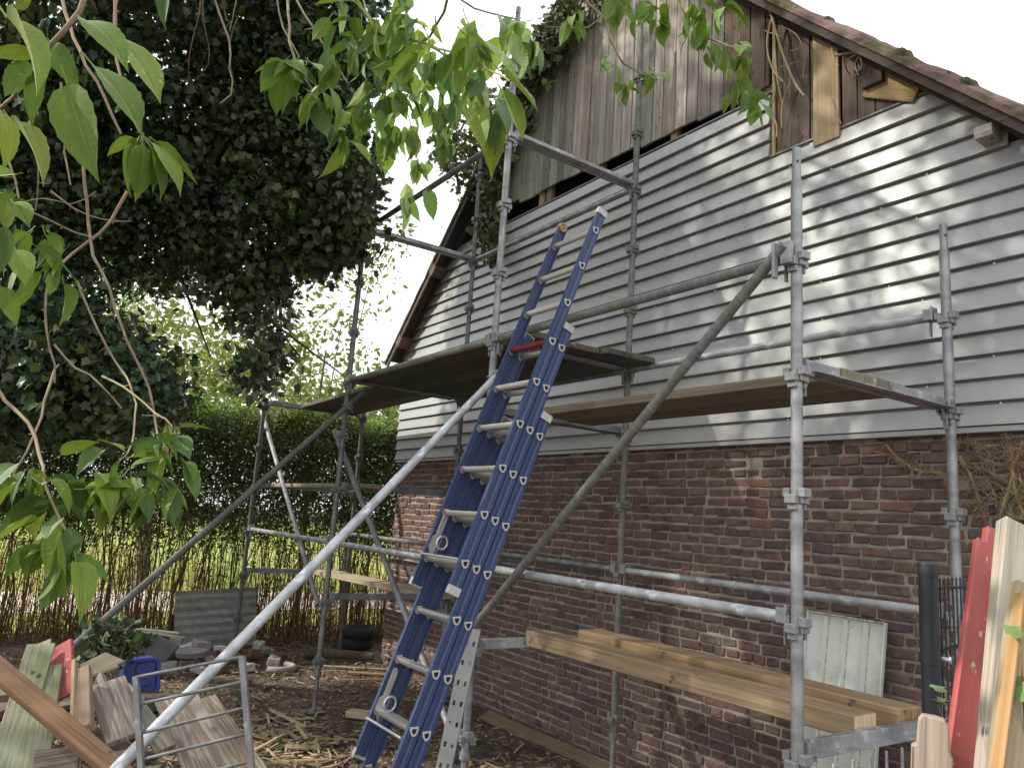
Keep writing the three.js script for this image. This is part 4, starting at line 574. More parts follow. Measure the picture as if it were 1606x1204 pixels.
  // leaves closest to the lens, upper left
  leaf([4.149, 2.231, 4.192], [4.222, 2.196, 4.146], V(0.2, 1, 0.4), 1); leaf([4.142, 2.238, 4.168], [4.199, 2.167, 4.098], V(0.3, 1, 0), 0); leaf([4.071, 2.233, 4.18], [4.132, 2.16, 4.104], V(0, 1, 0.3), 0); leaf([4.201, 2.147, 4.196], [4.229, 2.036, 4.157], V(0.8, 0.2, 0.6), 2); leaf([4.136, 2.219, 4.26], [4.202, 2.143, 4.194], V(0, 1, 0), 4); leaf([4.086, 2.364, 4.11], [4.074, 2.3, 4.106], V(0.7, 0.3, 0.7), 2); leaf([4.102, 2.197, 4.212], [4.074, 2.215, 4.26]); leaf([4.076, 2.211, 4.219], [4.069, 2.157, 4.248]); leaf([4.083, 2.198, 4.205], [4.032, 2.172, 4.234]); leaf([3.995, 2.279, 4.215], [4.028, 2.229, 4.187], V(0.6, 0.5, 0.6)); leaf([4.04, 2.221, 4.221], [4.047, 2.194, 4.202]); leaf([3.954, 2.189, 4.246], [4.01, 2.121, 4.178], V(0, 1, 0.2), 4); leaf([3.894, 2.225, 4.255], [3.907, 2.153, 4.213]); leaf([3.854, 2.261, 4.235], [3.873, 2.245, 4.201]); leaf([3.957, 2.223, 4.253], [3.977, 2.207, 4.219]); leaf([3.861, 2.368, 4.26], [3.879, 2.399, 4.242]);
  twig([[4.096, 2.339, 4.177], [4.106, 2.262, 4.192], [4.084, 2.225, 4.212], [4.064, 2.21, 4.218]], 0.0035, 0.0025); twig([[4.083, 2.219, 4.211], [4.034, 2.207, 4.225], [3.895, 2.218, 4.251]], 0.003, 0.002); twig([[4.033, 2.429, 4.118], [4.086, 2.364, 4.11]], 0.002, 0.0015);
  // tuft at (220, 215)
  { leaf([3.412, 2.452, 4.042], [3.402, 2.334, 4.09]); leaf([3.412, 2.452, 4.042], [3.365, 2.397, 4.038]); leaf([3.412, 2.452, 4.042], [3.41, 2.349, 3.994]); leaf([3.412, 2.452, 4.042], [3.46, 2.356, 3.959]); leaf([3.412, 2.452, 4.042], [3.5, 2.379, 3.945]); leaf([3.412, 2.452, 4.042], [3.432, 2.389, 3.921]); leaf([3.412, 2.452, 4.042], [3.425, 2.448, 3.986]); leaf([3.412, 2.452, 4.042], [3.383, 2.417, 4.073]); leaf([3.412, 2.452, 4.042], [3.387, 2.406, 4.099]); leaf([3.412, 2.452, 4.042], [3.449, 2.33, 4.021]); leaf([3.412, 2.452, 4.042], [3.353, 2.361, 4.045]); leaf([3.396, 2.517, 4.085], [3.386, 2.494, 4.092]); leaf([3.402, 2.503, 4.073], [3.386, 2.506, 4.096]); twig([[3.312, 2.86, 4.137], [3.349, 2.671, 4.113], [3.399, 2.554, 4.093], [3.404, 2.493, 4.066], [3.412, 2.451, 4.041], [3.422, 2.428, 4.019]], 0.004, 0.002); leaf([3.412, 2.455, 4.042], [3.429, 2.455, 4.054], V(0, 1, 0), 0, yellow); }
  // mid left
  tuft([3.326, 2.257, 4.194], 5, 0.1, [0.1, -0.6, 0.1]); tuft([3.286, 2.208, 4.147], 6, 0.09); tuft([3.419, 2.169, 4.21], 4, 0.1, [0.2, -0.5, 0]); leaf([3.45, 2.097, 4.232], [3.473, 2.036, 4.179]); leaf([3.262, 2.156, 4.165], [3.226, 2.105, 4.201]); leaf([3.289, 2.172, 4.13], [3.293, 2.067, 4.092]); leaf([3.357, 2.159, 4.118], [3.37, 2.119, 4.086]); tuft([3.493, 2.262, 4.222], 5, 0.09, [0, -0.6, 0.3]); tuft([3.596, 2.182, 4.226], 4, 0.09, [0.4, -0.4, 0]);
  // lower left
  tuft([3.316, 1.778, 4.11], 9, 0.1, [0.1, -0.15, 0.1], 1.0); tuft([3.324, 1.723, 4.081], 9, 0.125, [0, -0.4, 0.1], 0.95); tuft([3.355, 1.672, 4.055], 7, 0.13, [0.1, -0.5, 0], 0.85); tuft([3.389, 1.646, 4.034], 5, 0.12, [0.2, -0.6, -0.1], 0.6); tuft([3.319, 1.815, 3.974], 11, 0.105, [0.1, -0.25, 0], 0.95); tuft([3.285, 1.771, 4.009], 9, 0.105, [0, -0.3, 0.2], 0.9); tuft([3.313, 1.864, 3.909], 9, 0.1, [0.2, -0.3, -0.2], 0.9); tuft([3.323, 1.808, 3.876], 8, 0.11, [0.3, -0.4, -0.3], 0.75); tuft([3.338, 1.758, 3.928], 8, 0.1, [0, -0.45, 0], 0.8);
  for (let i = 0; i < 5; i++) leaf(V([3.275, 1.893, 3.883]).add(V(0.02 * r(), 0.02 * r(), 0.02 * r())), V([3.27, 1.849, 3.876]).add(V(0.05 * (r() - 0.5), 0.02 * (r() - 0.5), 0.05 * (r() - 0.5))), undefined, 3, brown);
  // upper middle
  tuft([3.462, 2.701, 3.779], 11, 0.1, [0, -0.6, 0], 0.75); tuft([3.441, 2.663, 3.708], 8, 0.1, [0.15, -0.7, 0], 0.6); tuft([3.418, 2.628, 3.641], 7, 0.1, [0.3, -0.7, -0.1], 0.5); tuft([3.348, 2.843, 3.542], 9, 0.105, [0, -0.4, 0]); tuft([3.362, 2.798, 3.508], 10, 0.11, [0.1, -0.7, 0], 0.7); tuft([3.344, 2.718, 3.509], 8, 0.11, [0, -0.9, 0], 0.5); tuft([3.313, 2.841, 3.414], 7, 0.1, [0.2, -0.6, 0]); tuft([3.329, 2.919, 3.594], 9, 0.1); tuft([3.457, 2.906, 3.583], 9, 0.11); tuft([3.591, 2.834, 3.545], 10, 0.11); tuft([3.682, 2.705, 3.551], 9, 0.11, [0.1, -0.7, 0]); tuft([3.841, 2.584, 3.551], 8, 0.115, [0.2, -0.7, 0], 0.6); tuft([3.901, 2.523, 3.534], 7, 0.12, [0.25, -0.7, -0.15], 0.5); tuft([3.921, 2.615, 3.624], 8, 0.115); tuft([3.93, 2.664, 3.537], 7, 0.11); tuft([3.666, 2.835, 3.616], 8, 0.11);
  tuft([3.151, 2.886, 3.484], 9, 0.1, [0, -0.9, 0], 0.5); tuft([3.298, 2.93, 3.463], 10, 0.105, [0.1, -0.8, 0], 0.6); tuft([3.038, 2.907, 3.297], 9, 0.1, [0.1, -0.9, 0], 0.45); tuft([3.35, 2.829, 3.356], 10, 0.1, [0.1, -0.8, 0], 0.5); tuft([3.02, 2.946, 3.155], 8, 0.1, [0.15, -0.9, 0], 0.45); tuft([3.653, 2.799, 3.444], 9, 0.11, [0.1, -0.7, 0], 0.6); tuft([3.407, 2.923, 3.662], 9, 0.1); tuft([3.189, 2.942, 3.626], 8, 0.1, [0, -0.8, 0], 0.6); tuft([3.646, 2.884, 3.303], 7, 0.1, [0.2, -0.8, 0], 0.5); tuft([2.626, 3.046, 3.043], 8, 0.09, [0, -0.9, 0], 0.5);
  leaf([4.157, 2.418, 3.755], [4.233, 2.355, 3.678], V(0.1, 1, 0.2), 0); leaf([4.141, 2.403, 3.684], [4.194, 2.338, 3.622], V(0.1, 1, 0), 2); leaf([4.142, 2.381, 3.676], [4.177, 2.291, 3.632], V(0.4, 0.6, 0), 2); tuft([3.111, 2.675, 3.295], 7, 0.11, [0.1, -0.8, 0], 0.45); leaf([2.672, 2.74, 3.238], [2.667, 2.72, 3.238], undefined, 0, yellow);
  // right of centre
  tuft([3.138, 3.392, 2.59], 6, 0.085, [-0.1, -0.5, 0], 0.6); tuft([3.163, 3.329, 2.532], 7, 0.085, [0, -0.6, 0], 0.6); tuft([3.218, 3.357, 2.461], 8, 0.09, [0.4, -0.4, 0], 0.6); tuft([3.35, 3.454, 2.659], 7, 0.1); tuft([3.396, 3.439, 2.587], 8, 0.1); tuft([3.521, 3.398, 2.572], 9, 0.1); tuft([3.458, 3.394, 2.484], 7, 0.1, [0, -0.8, 0], 0.5); tuft([3.483, 3.346, 2.432], 7, 0.1, [0.1, -0.8, 0], 0.5); tuft([3.588, 3.267, 2.434], 9, 0.1, [0.2, -0.6, 0], 0.6); tuft([3.583, 3.168, 2.409], 9, 0.095, [0, -0.8, 0], 0.55); tuft([3.625, 3.101, 2.416], 6, 0.095, [0.2, -0.8, 0], 0.5); tuft([3.639, 3.336, 2.56], 8, 0.1); tuft([3.297, 3.352, 2.884], 6, 0.09); tuft([3.373, 3.42, 2.794], 6, 0.1);
  // twigs in view
  twig([[3.348, 3.057, 3.79], [3.422, 2.842, 3.794], [3.454, 2.727, 3.782], [3.446, 2.678, 3.742], [3.435, 2.633, 3.672], [3.426, 2.621, 3.628]], 0.004, 0.002); twig([[3.229, 3.095, 3.795], [3.223, 2.954, 3.759], [3.24, 2.862, 3.705]], 0.0025, 0.0015); twig([[3.067, 3.136, 3.685], [3.092, 3.035, 3.617], [3.124, 2.918, 3.533]], 0.003, 0.0015);
  twig([[3.738, 2.935, 3.543], [3.618, 2.851, 3.512], [3.44, 2.85, 3.501], [3.359, 2.813, 3.518], [3.345, 2.718, 3.506]], 0.004, 0.002); twig([[3.259, 3.147, 3.589], [3.308, 2.984, 3.556], [3.356, 2.828, 3.527]], 0.003, 0.0015); twig([[3.571, 2.804, 3.564], [3.781, 2.66, 3.573], [3.933, 2.55, 3.585], [4.078, 2.437, 3.608]], 0.003, 0.0015); twig([[3.869, 2.726, 3.645], [3.898, 2.684, 3.589], [3.944, 2.666, 3.517]], 0.0025, 0.0015); twig([[3.212, 2.842, 3.381], [3.131, 2.786, 3.302], [3.111, 2.675, 3.295]], 0.0015, 0.001);
  twig([[3.103, 3.666, 2.728], [3.116, 3.59, 2.683], [3.146, 3.549, 2.628], [3.148, 3.482, 2.604], [3.164, 3.395, 2.552], [3.204, 3.349, 2.479]], 0.006, 0.003); twig([[3.146, 3.549, 2.628], [3.105, 3.506, 2.674], [3.025, 3.497, 2.786]], 0.003, 0.0015); twig([[3.432, 3.545, 2.569], [3.434, 3.453, 2.537], [3.457, 3.384, 2.482], [3.537, 3.312, 2.433], [3.606, 3.269, 2.409]], 0.005, 0.002); twig([[3.536, 3.478, 2.576], [3.554, 3.382, 2.519], [3.575, 3.305, 2.465]], 0.004, 0.0015); twig([[3.588, 3.267, 2.434], [3.59, 3.198, 2.409], [3.587, 3.129, 2.391]], 0.002, 0.001);
  // bare lichened twigs on the left
  for (const [p, a] of [[[[2.906, 3.027, 4.243], [2.967, 2.887, 4.199], [3.034, 2.769, 4.154], [3.054, 2.675, 4.095], [3.067, 2.595, 4.051]], 0.008], [[[2.891, 3.088, 4.104], [2.868, 2.938, 4.09], [2.868, 2.831, 4.056]], 0.005], [[[2.895, 2.557, 4.108], [2.891, 2.447, 4.08], [2.886, 2.345, 4.055], [2.897, 2.276, 4.017], [2.909, 2.137, 3.955], [2.929, 2.03, 3.892], [2.931, 1.936, 3.86], [3.148, 1.861, 3.878]], 0.007], [[[2.953, 2.501, 4.007], [2.922, 2.427, 4.028], [2.89, 2.381, 4.061], [2.852, 2.333, 4.1], [2.936, 2.255, 4.133], [2.917, 2.179, 4.136], [2.913, 2.104, 4.117], [2.916, 2.045, 4.096], [2.911, 2, 4.088]], 0.007], [[[3.001, 2.389, 4.26], [2.97, 2.389, 4.216], [2.944, 2.382, 4.161], [2.868, 2.39, 4.095], [2.89, 2.381, 4.061]], 0.005], [[[2.842, 2.488, 4.164], [2.874, 2.445, 4.104], [2.858, 2.444, 4.037], [2.842, 2.463, 3.977]], 0.004], [[[2.855, 2.271, 4.076], [2.87, 2.164, 4.019], [2.885, 2.087, 3.974], [3.015, 2.005, 3.938], [3.124, 1.928, 3.934], [3.272, 1.834, 3.958], [3.315, 1.811, 3.979]], 0.005], [[[2.92, 2.09, 4.103], [2.938, 2.048, 4.064], [2.969, 2.014, 4.009], [2.996, 1.951, 3.948]], 0.005], [[[3.069, 1.964, 4.206], [3.083, 1.92, 4.171], [3.164, 1.866, 4.126], [3.228, 1.807, 4.104], [3.32, 1.775, 4.103], [3.326, 1.711, 4.074], [3.363, 1.656, 4.038]], 0.007], [[[3.03, 2.015, 4.099], [3.068, 1.937, 4.108], [3.108, 1.87, 4.118], [3.091, 1.822, 4.127], [3.06, 1.746, 4.149]], 0.005], [[[2.978, 2.023, 3.998], [3.065, 1.99, 3.95], [3.148, 1.938, 3.902], [3.275, 1.896, 3.884], [3.286, 1.815, 3.878]], 0.0045], [[[3.139, 2.538, 4.286], [3.137, 2.445, 4.26], [3.144, 2.367, 4.225], [3.134, 2.314, 4.222]], 0.005], [[[2.997, 2.706, 4.188], [2.994, 2.602, 4.159], [2.983, 2.541, 4.155], [2.984, 2.467, 4.131]], 0.005], [[[2.637, 3.356, 3.842], [2.648, 3.238, 3.789], [2.655, 3.18, 3.76], [2.644, 3.12, 3.757], [2.642, 3.031, 3.731], [2.615, 2.994, 3.759]], 0.006], [[[2.68, 3.321, 3.769], [2.657, 3.22, 3.77]], 0.003], [[[3.057, 2.563, 4.234], [3.059, 2.465, 4.2], [2.986, 2.384, 4.19]], 0.004], [[[2.907, 2.496, 4.072], [2.871, 2.46, 4.113], [2.831, 2.471, 4.175], [2.783, 2.45, 4.238]], 0.003]]) twig(p, a * 0.6, a * 0.35);
  jobs.forEach(j => { j.px = j.a.distanceTo(j.b) / j.a.distanceTo(camera.position); }); jobs.sort((p, q) => q.px - p.px);
  const rest = [];
  jobs.forEach((j, i) => { const L = j.a.distanceTo(j.b), o = new THREE.Object3D(); lay(o, j.a, j.b, j.up); o.position.copy(j.a); o.scale.set(L, L, L); const mat = j.m || lm[i < 24 ? (i % 3 ? 2 : 0) : Math.floor(r() * 4)]; if (i < 298) { const m = mesh('leaf', blades[j.k], mat, cherry); m.position.copy(o.position); m.quaternion.copy(o.quaternion); m.scale.copy(o.scale); } else { o.updateMatrix(); rest.push(blades[j.k].clone().applyMatrix4(o.matrix)); } });  // largest leaves take the brightest yellow-greens to stand for light shining through
  console.log('leaves', jobs.length);
  if (rest.length) { const m = mesh('leaves', mergeGeometries(rest), lm[0], cherry); m.userData.kind = 'stuff'; }
  // trunk, limbs and the crown above and beside the camera
  mesh('trunk', limb([[1.1, -0.05, 6.6], [1.15, 1.2, 6.55], [1.05, 2.4, 6.4], [0.8, 3.6, 6.2], [0.4, 5.2, 5.8]], 0.2, 0.11, 12), M.bark, cherry);
  for (const [p, a, b] of [[[[1.05, 2.4, 6.4], [1.8, 3.6, 5.7], [2.5, 4.5, 4.7], [2.4, 4.9, 3.2], [1.8, 5.4, 2.2], [1.0, 5.9, 1.5]], 0.08, 0.02], [[[2.5, 4.5, 4.7], [3.2, 4.6, 4.0], [3.6, 4.3, 3.4], [3.5, 4.1, 2.9]], 0.04, 0.01], [[[0.8, 3.6, 6.2], [0.6, 5.6, 5.2], [0.4, 7.0, 4.2]], 0.07, 0.02], [[[0.4, 5.2, 5.8], [-0.8, 6.8, 5.2], [-1.6, 8.2, 4.6]], 0.07, 0.02], [[[1.8, 3.6, 5.7], [2.9, 3.5, 5.0], [3.7, 3.1, 4.7], [4.1, 2.7, 4.5]], 0.03, 0.008]]) mesh('limb', limb(p, a, b, 8), M.bark, cherry);
  const sp = [], g = clump(47, 11, 0.3, 0.11, 'oval', 0.4);
  for (const [c, rad, n] of [[[0.9, 7.3, 3.7], [2.5, 1.6, 2.0], 420], [[-1.4, 8.7, 4.4], [2.3, 1.5, 2.0], 340], [[-0.4, 5.2, 6.1], [1.8, 2.0, 1.2], 620], [[3.0, 6.6, 5.4], [1.6, 1.2, 1.6], 120], [[-3.2, 7.4, 6.2], [2.2, 2.4, 1.6], 260], [[-0.5, 2.9, 6.9], [1.7, 1.5, 1.0], 420], [[1.75, 6.6, 3.7], [0.8, 1.1, 1.0], 230], [[0.15, 5.7, 4.5], [1.7, 0.8, 0.75], 430], [[2.6, 5.6, 3.3], [0.7, 0.5, 0.7], 110], [[2.2, 6.2, 3.5], [0.8, 0.9, 0.8], 230], [[1.35, 5.6, 3.6], [0.9, 0.6, 0.8], 210]]) inBlob(sp, n, c, rad, r, 0.1);  // unseen leaf masses, shaped to shade parts of the wall and leave sun gaps
  scatter('crown', g, leafMat([1, 1, 1], 0.42), sp, cherry, [[0.07, 0.12, 0.03], [0.06, 0.1, 0.025], [0.09, 0.14, 0.035]]);
}

// ------------------------------------------------------------------ litter on the soil
{
  const r = rng(401), mk = (name, geo, mat, n, place, cols, kind) => { const im = new THREE.InstancedMesh(geo, mat, n), m = new THREE.Matrix4(), q = new THREE.Quaternion(), e = new THREE.Euler(); for (let i = 0; i < n; i++) { const p = place(); e.set((r() - 0.5) * 0.5, r() * 6.3, (r() - 0.5) * 0.5); q.setFromEuler(e); m.compose(V(p[0], p[1], p[2]), q, V(p[3], p[4], p[5])); im.setMatrixAt(i, m); const c = cols[Math.floor(r() * cols.length)], k = mix(0.7, 1.25, r()); im.setColorAt(i, lin(c[0] * k, c[1] * k, c[2] * k)); } im.name = name; im.castShadow = im.receiveShadow = true; im.userData = kind; scene.add(im); };
  const spot = () => { for (;;) { const x = mix(-5, 2.4, r()), z = mix(0.05, 4.2, r()); if (x > 1.2 && z > 2.8) continue; return [x, z]; } };
  mk('wood_litter', cbox(1, 1, 1, 0.08), new THREE.MeshPhysicalMaterial({ roughness: 0.9 }), 2300, () => { const near = r() < 0.45, [x, z] = near ? [mix(-1.6, 0.6, r()), mix(1.6, 3.0, r())] : spot(), L = mix(0.03, near ? 0.3 : 0.16, r() * r()); return [x, mix(0.004, 0.02, r()), z, L, mix(0.003, 0.009, r()), mix(0.006, 0.022, r())]; }, [[0.3, 0.21, 0.12], [0.4, 0.3, 0.19], [0.2, 0.13, 0.07], [0.16, 0.12, 0.09], [0.34, 0.28, 0.2]], { kind: 'stuff', label: 'scattered wood splinters and slivers on the soil', category: 'litter' });
  mk('leaf_litter', smallLeaf('oval'), new THREE.MeshPhysicalMaterial({ roughness: 0.9, side: THREE.DoubleSide }), 5200, () => { const [x, z] = spot(), s = mix(0.025, 0.07, r()); return [x, mix(0.002, 0.025, r()), z, s, s, s]; }, [[0.16, 0.09, 0.045], [0.1, 0.06, 0.035], [0.22, 0.14, 0.07], [0.06, 0.04, 0.028], [0.12, 0.08, 0.05]], { kind: 'stuff', label: 'dead brown leaves strewn over the soil', category: 'litter' });
  mk('grit', new THREE.IcosahedronGeometry(1, 0), new THREE.MeshPhysicalMaterial({ roughness: 0.95 }), 1500, () => { const [x, z] = spot(), s = mix(0.004, 0.02, r() * r()); return [x, s * 0.3, z, s, s * 0.7, s]; }, [[0.2, 0.17, 0.14], [0.1, 0.08, 0.06], [0.35, 0.32, 0.28]], { kind: 'stuff', label: 'small stones and crumbs on the soil', category: 'litter' });
  const gb = []; for (let i = 0; i < 14; i++) { const a = r() * 6.3, l = mix(0.04, 0.12, r()), x = Math.cos(a), z = Math.sin(a), w = 0.003; gb.push([[-z * w, 0, x * w], [z * w, 0, -x * w], [x * l * 0.7, l, z * l * 0.7]]); }
  mk('grass', flat(gb, false), leafMat([1, 1, 1], 0.3), 330, () => { const k = r() < 0.5, x = k ? mix(-2.9, -1.4, r()) : mix(-4.8, 1.4, r()), z = k ? mix(1.7, 2.9, r()) : mix(0.3, 3.4, r()), s = mix(0.4, 1, r()); return [x, 0, z, s, s, s]; }, [[0.05, 0.09, 0.02], [0.09, 0.12, 0.03]], { kind: 'stuff', label: 'sparse tufts of grass growing through the litter', category: 'grass' });
}
// ------------------------------------------------------------------ heap of old wood, lower left
const UPC = [0.35, 0.85, 0.25];
const HP = 'boards in the wood heap';
plank('rough_beam', [0.213, 1.035, 4.204], [1.501, 0.544, 3.432], 0.085, 0.05, M.orange, 'orange brown rough sawn beam slanting down across the wood heap', 'beam', { up: [0.1, 0.9, 0.35], jit: 0.008, b: 0.005 });
plank('old_plank', [-0.137, 0.879, 3.767], [0.808, 0.35, 3.929], 0.135, 0.026, tint('greenWood', [0.78, 0.8, 0.8]), 'pale greenish old plank at the picture edge under the rough beam', 'plank', { up: [0.55, 0.8, 0.15], jit: 0.008 });
plank('old_plank', [-0.001, 0.785, 3.718], [0.898, 0.36, 3.801], 0.125, 0.026, tint('greenWood', [0.72, 0.74, 0.68]), 'greenish grey old plank with nail holes, inner one under the rough beam', 'plank', { up: [0.55, 0.8, 0.15], jit: 0.008 });
plank('red_board', [-0.192, 0.869, 3.664], [0.199, 0.657, 3.657], 0.135, 0.02, tint('red', [0.95, 1.3, 1.5]), 'short faded red painted board standing in the wood heap', 'board', { up: [0.7, 0.4, 0.5], jit: 0.014 });
plank('grey_board', [-0.317, 0.862, 3.754], [-0.115, 0.65, 3.752], 0.12, 0.03, M.grey[1], 'grey rounded board end beside the red board', 'board', { up: [0.7, 0.4, 0.5], jit: 0.014 });
plank('short_plank', [0.374, 0.837, 3.602], [0.841, 0.655, 3.619], 0.075, 0.045, tint('beam', [0.95, 0.95, 1.05]), 'short brown plank end sticking up in the middle of the heap', 'plank', { up: [0.65, 0.5, 0.4], jit: 0.006 });
plank('thin_batten', [0.318, 0.866, 3.639], [0.813, 0.646, 3.657], 0.018, 0.05, M.newWood, 'thin pale batten fixed along the short brown plank', 'batten', { up: [0.65, 0.5, 0.4] });
plank('peeled_board', [0.346, 0.753, 3.473], [0.894, 0.617, 3.441], 0.17, 0.04, M.peel, 'board with flaking whitish paint beside the short brown plank', 'board', { up: [0.25, 0.9, 0.3], jit: 0.01 });
plank('peeled_board', [0.272, 0.713, 3.389], [0.943, 0.563, 3.263], 0.09, 0.03, tint('peel', [0.85, 0.9, 0.8]), 'narrow weathered board behind the gate frame post', 'board', { up: [0.2, 0.9, 0.3], jit: 0.01 });
plank('peeled_board', [0.241, 0.628, 3.138], [1.313, 0.449, 3.138], 0.13, 0.025, M.peel, 'flaking brown and white board of a broken panel, lying nearest the gate post', 'board', { up: [0.1, 0.95, 0.2], jit: 0.01 });
plank('peeled_board', [0.3, 0.642, 3.057], [1.383, 0.471, 3.043], 0.13, 0.025, tint('peel', [1, 0.97, 0.95]), 'flaking brown and white board in the middle of the broken panel', 'board', { up: [0.1, 0.95, 0.2], jit: 0.01 });
plank('peeled_board', [0.357, 0.642, 2.974], [1.453, 0.493, 2.948], 0.13, 0.025, tint('peel', [0.8, 0.75, 0.7]), 'flaking brown board on the outer side of the broken panel', 'board', { up: [0.1, 0.95, 0.2], jit: 0.01 });
plank('broken_board', [0.687, 0.493, 3.792], [0.697, 0.502, 3.601], 0.13, 0.03, tint('peel', [0.75, 0.7, 0.65]), 'broken board with a split end at the foot of the heap', 'board', { up: [0.5, 0.8, 0.2], jit: 0.02 });
plank('tan_board', [-0.292, 0.704, 3.489], [-0.423, 0.739, 3.332], 0.15, 0.02, M.board, 'flat tan board leaning below the brambles', 'board', { up: [0.6, 0.7, 0.4], jit: 0.01 });
plank('split_lath', [-0.174, 0.691, 3.493], [-0.188, 0.741, 3.35], 0.02, 0.02, M.newWood, 'pale split lath on the tan board', 'lath', { jit: 0.008 });
plank('grey_board', [-0.173, 0.621, 4.006], [-0.051, 0.656, 3.839], 0.1, 0.05, M.board, 'stubby brown board end at the picture edge of the heap', 'board', { up: UPC, jit: 0.01 });
plank('grey_board', [0.395, 0.642, 3.546], [0.34, 0.628, 3.442], 0.08, 0.04, M.newWood, 'brown wood offcut between the short plank and the flaking board', 'board', { up: UPC, jit: 0.01 });
plank('grey_board', [0.07, 0.636, 3.479], [0.106, 0.692, 3.444], 0.16, 0.03, M.grey[4], 'torn grey board behind the short plank', 'board', { up: [0.6, 0.6, 0.5], jit: 0.02 });
// boards lower in the heap, mostly hidden
{ const r = rng(410); for (let i = 0; i < 9; i++) { const a = mix(-0.9, 0.9, r()), x = mix(-1.35, 0.35, r()), z = mix(3.15, 4.1, r()), y = 0.03 + 0.034 * i * 0.9, L = mix(0.7, 1.3, r()), dx = Math.cos(a) * L / 2, dz = Math.sin(a) * L / 2; plank('heap_board', [x - dx, Math.min(y, 0.3) + 0.02 * r(), z - dz], [x + dx, Math.min(y, 0.3) + 0.03 * r(), z + dz], mix(0.1, 0.18, r()), mix(0.02, 0.05, r()), [M.dark[0], M.board, M.grey[3], M.dark[2]][i % 4], 'dark old board buried deep in the wood heap', 'board', { group: HP, jit: 0.01 }); } }
// supports under the heap
{ const r = rng(411); for (let i = 0; i < 6; i++) { const x = mix(-0.6, 0.9, r()), z = mix(3.2, 3.75, r()), L = mix(0.6, 1.0, r()), a = mix(-1.4, 1.4, r()), y = 0.34 + 0.03 * i * (x > 0.2 ? 0.5 : 1) - (x > 0.2 ? 0.1 : 0); plank('heap_board', [x - Math.cos(a) * L / 2, y - 0.05, z - Math.sin(a) * L / 2], [x + Math.cos(a) * L / 2, y + 0.03, z + Math.sin(a) * L / 2], mix(0.08, 0.14, r()), 0.03, [M.dark[0], M.grey[3], M.board][i % 3], 'dark old board buried deep in the wood heap', 'board', { group: HP, jit: 0.01 }); } }
// ------------------------------------------------------------------ galvanised gate frame
{
  const g = thing('gate_frame', 'galvanised steel gate frame with round bars standing before the wood heap', 'gate');
  const lt = V([1.898, 1.106, 3.626]), lb = V([2.005, 0.746, 3.571]), rt = V([2.253, 1.226, 3.363]), rb = V([2.386, 0.828, 3.313]);
  const down = (a, b) => { const d = b.clone().sub(a).normalize(); return a.clone().addScaledVector(d, (a.y - 0.05) / -d.y); };
  for (const [a, b] of [[lt, lb], [rt, rb]]) { const e = down(a, b), L = a.distanceTo(e); lay(mesh('post', cbox(L, 0.02, 0.02, 0.002), M.galvDark, g), a, e, [0.6, 0.1, 0.5]); }
  for (const [p, q] of [[[1.901, 1.104, 3.621], [2.252, 1.224, 3.365]], [[1.917, 1.013, 3.605], [2.266, 1.144, 3.354]], [[1.944, 0.921, 3.59], [2.292, 1.065, 3.345]], [[1.971, 0.839, 3.579], [2.32, 0.989, 3.335]], [[1.997, 0.752, 3.566], [2.346, 0.908, 3.324]], [[2.024, 0.669, 3.555], [2.373, 0.828, 3.313]]]) mesh('bar', tube(p, q, 0.0062, 10), M.galvDark, g);
}
// ------------------------------------------------------------------ blue canister
{
  const c = thing('blue_canister', 'blue plastic canister lying on its side behind the wood heap', 'canister'); M.bluePlastic = new THREE.MeshPhysicalMaterial({ color: lin(0.012, 0.035, 0.24), roughness: 0.4, bumpMap: TEX.galv.data, bumpScale: 0.001 });
  const rr = (w, h, q) => { const s = new THREE.Shape(); s.moveTo(-w + q, -h); s.lineTo(w - q, -h); s.quadraticCurveTo(w, -h, w, -h + q); s.lineTo(w, h - q); s.quadraticCurveTo(w, h, w - q, h); s.lineTo(-w + q, h); s.quadraticCurveTo(-w, h, -w, h - q); s.lineTo(-w, -h + q); s.quadraticCurveTo(-w, -h, -w + q, -h); return s; };
  const ex = (s, d, b) => new THREE.ExtrudeGeometry(s, { depth: d, bevelEnabled: true, bevelSize: b, bevelThickness: b, bevelSegments: 3, curveSegments: 6 });
  const ring = rr(0.1, 0.108, 0.045); ring.holes.push(rr(0.086, 0.094, 0.038));
  mesh('body', strip(ex(rr(0.092, 0.1, 0.04), 0.3, 0.012).translate(0, 0, -0.33)), M.bluePlastic, c); mesh('rim', strip(ex(ring, 0.02, 0.004).translate(0, 0, -0.012)), M.bluePlastic, c); mesh('cap', strip(new THREE.CylinderGeometry(0.034, 0.036, 0.02, 24).rotateX(Math.PI / 2).translate(0.0, 0.05, -0.006)), M.bluePlastic, c); mesh('grip', strip(ex(rr(0.045, 0.012, 0.008), 0.02, 0.003).translate(0, -0.035, -0.012)), M.bluePlastic, c);
  c.scale.setScalar(1.12); const p = V([-0.908, 0.513, 3.068]); c.position.copy(p); c.lookAt(V(4.2, 1.3, 3.6)); c.rotateZ(0.1);
  const p2 = p; for (let i = 0; i < 2; i++) { plank('canister_prop', [p2.x - 0.35, p2.y - 0.125 - 0.1 * i, p2.z + 0.1 - 0.2 * i], [p2.x + 0.25, p2.y - 0.13 - 0.1 * i, p2.z - 0.1], 0.16, 0.08, M.dark[0], i ? 'lower dark block propping up the blue canister' : 'upper dark block propping up the blue canister', 'block', { jit: 0.01 }); }
}
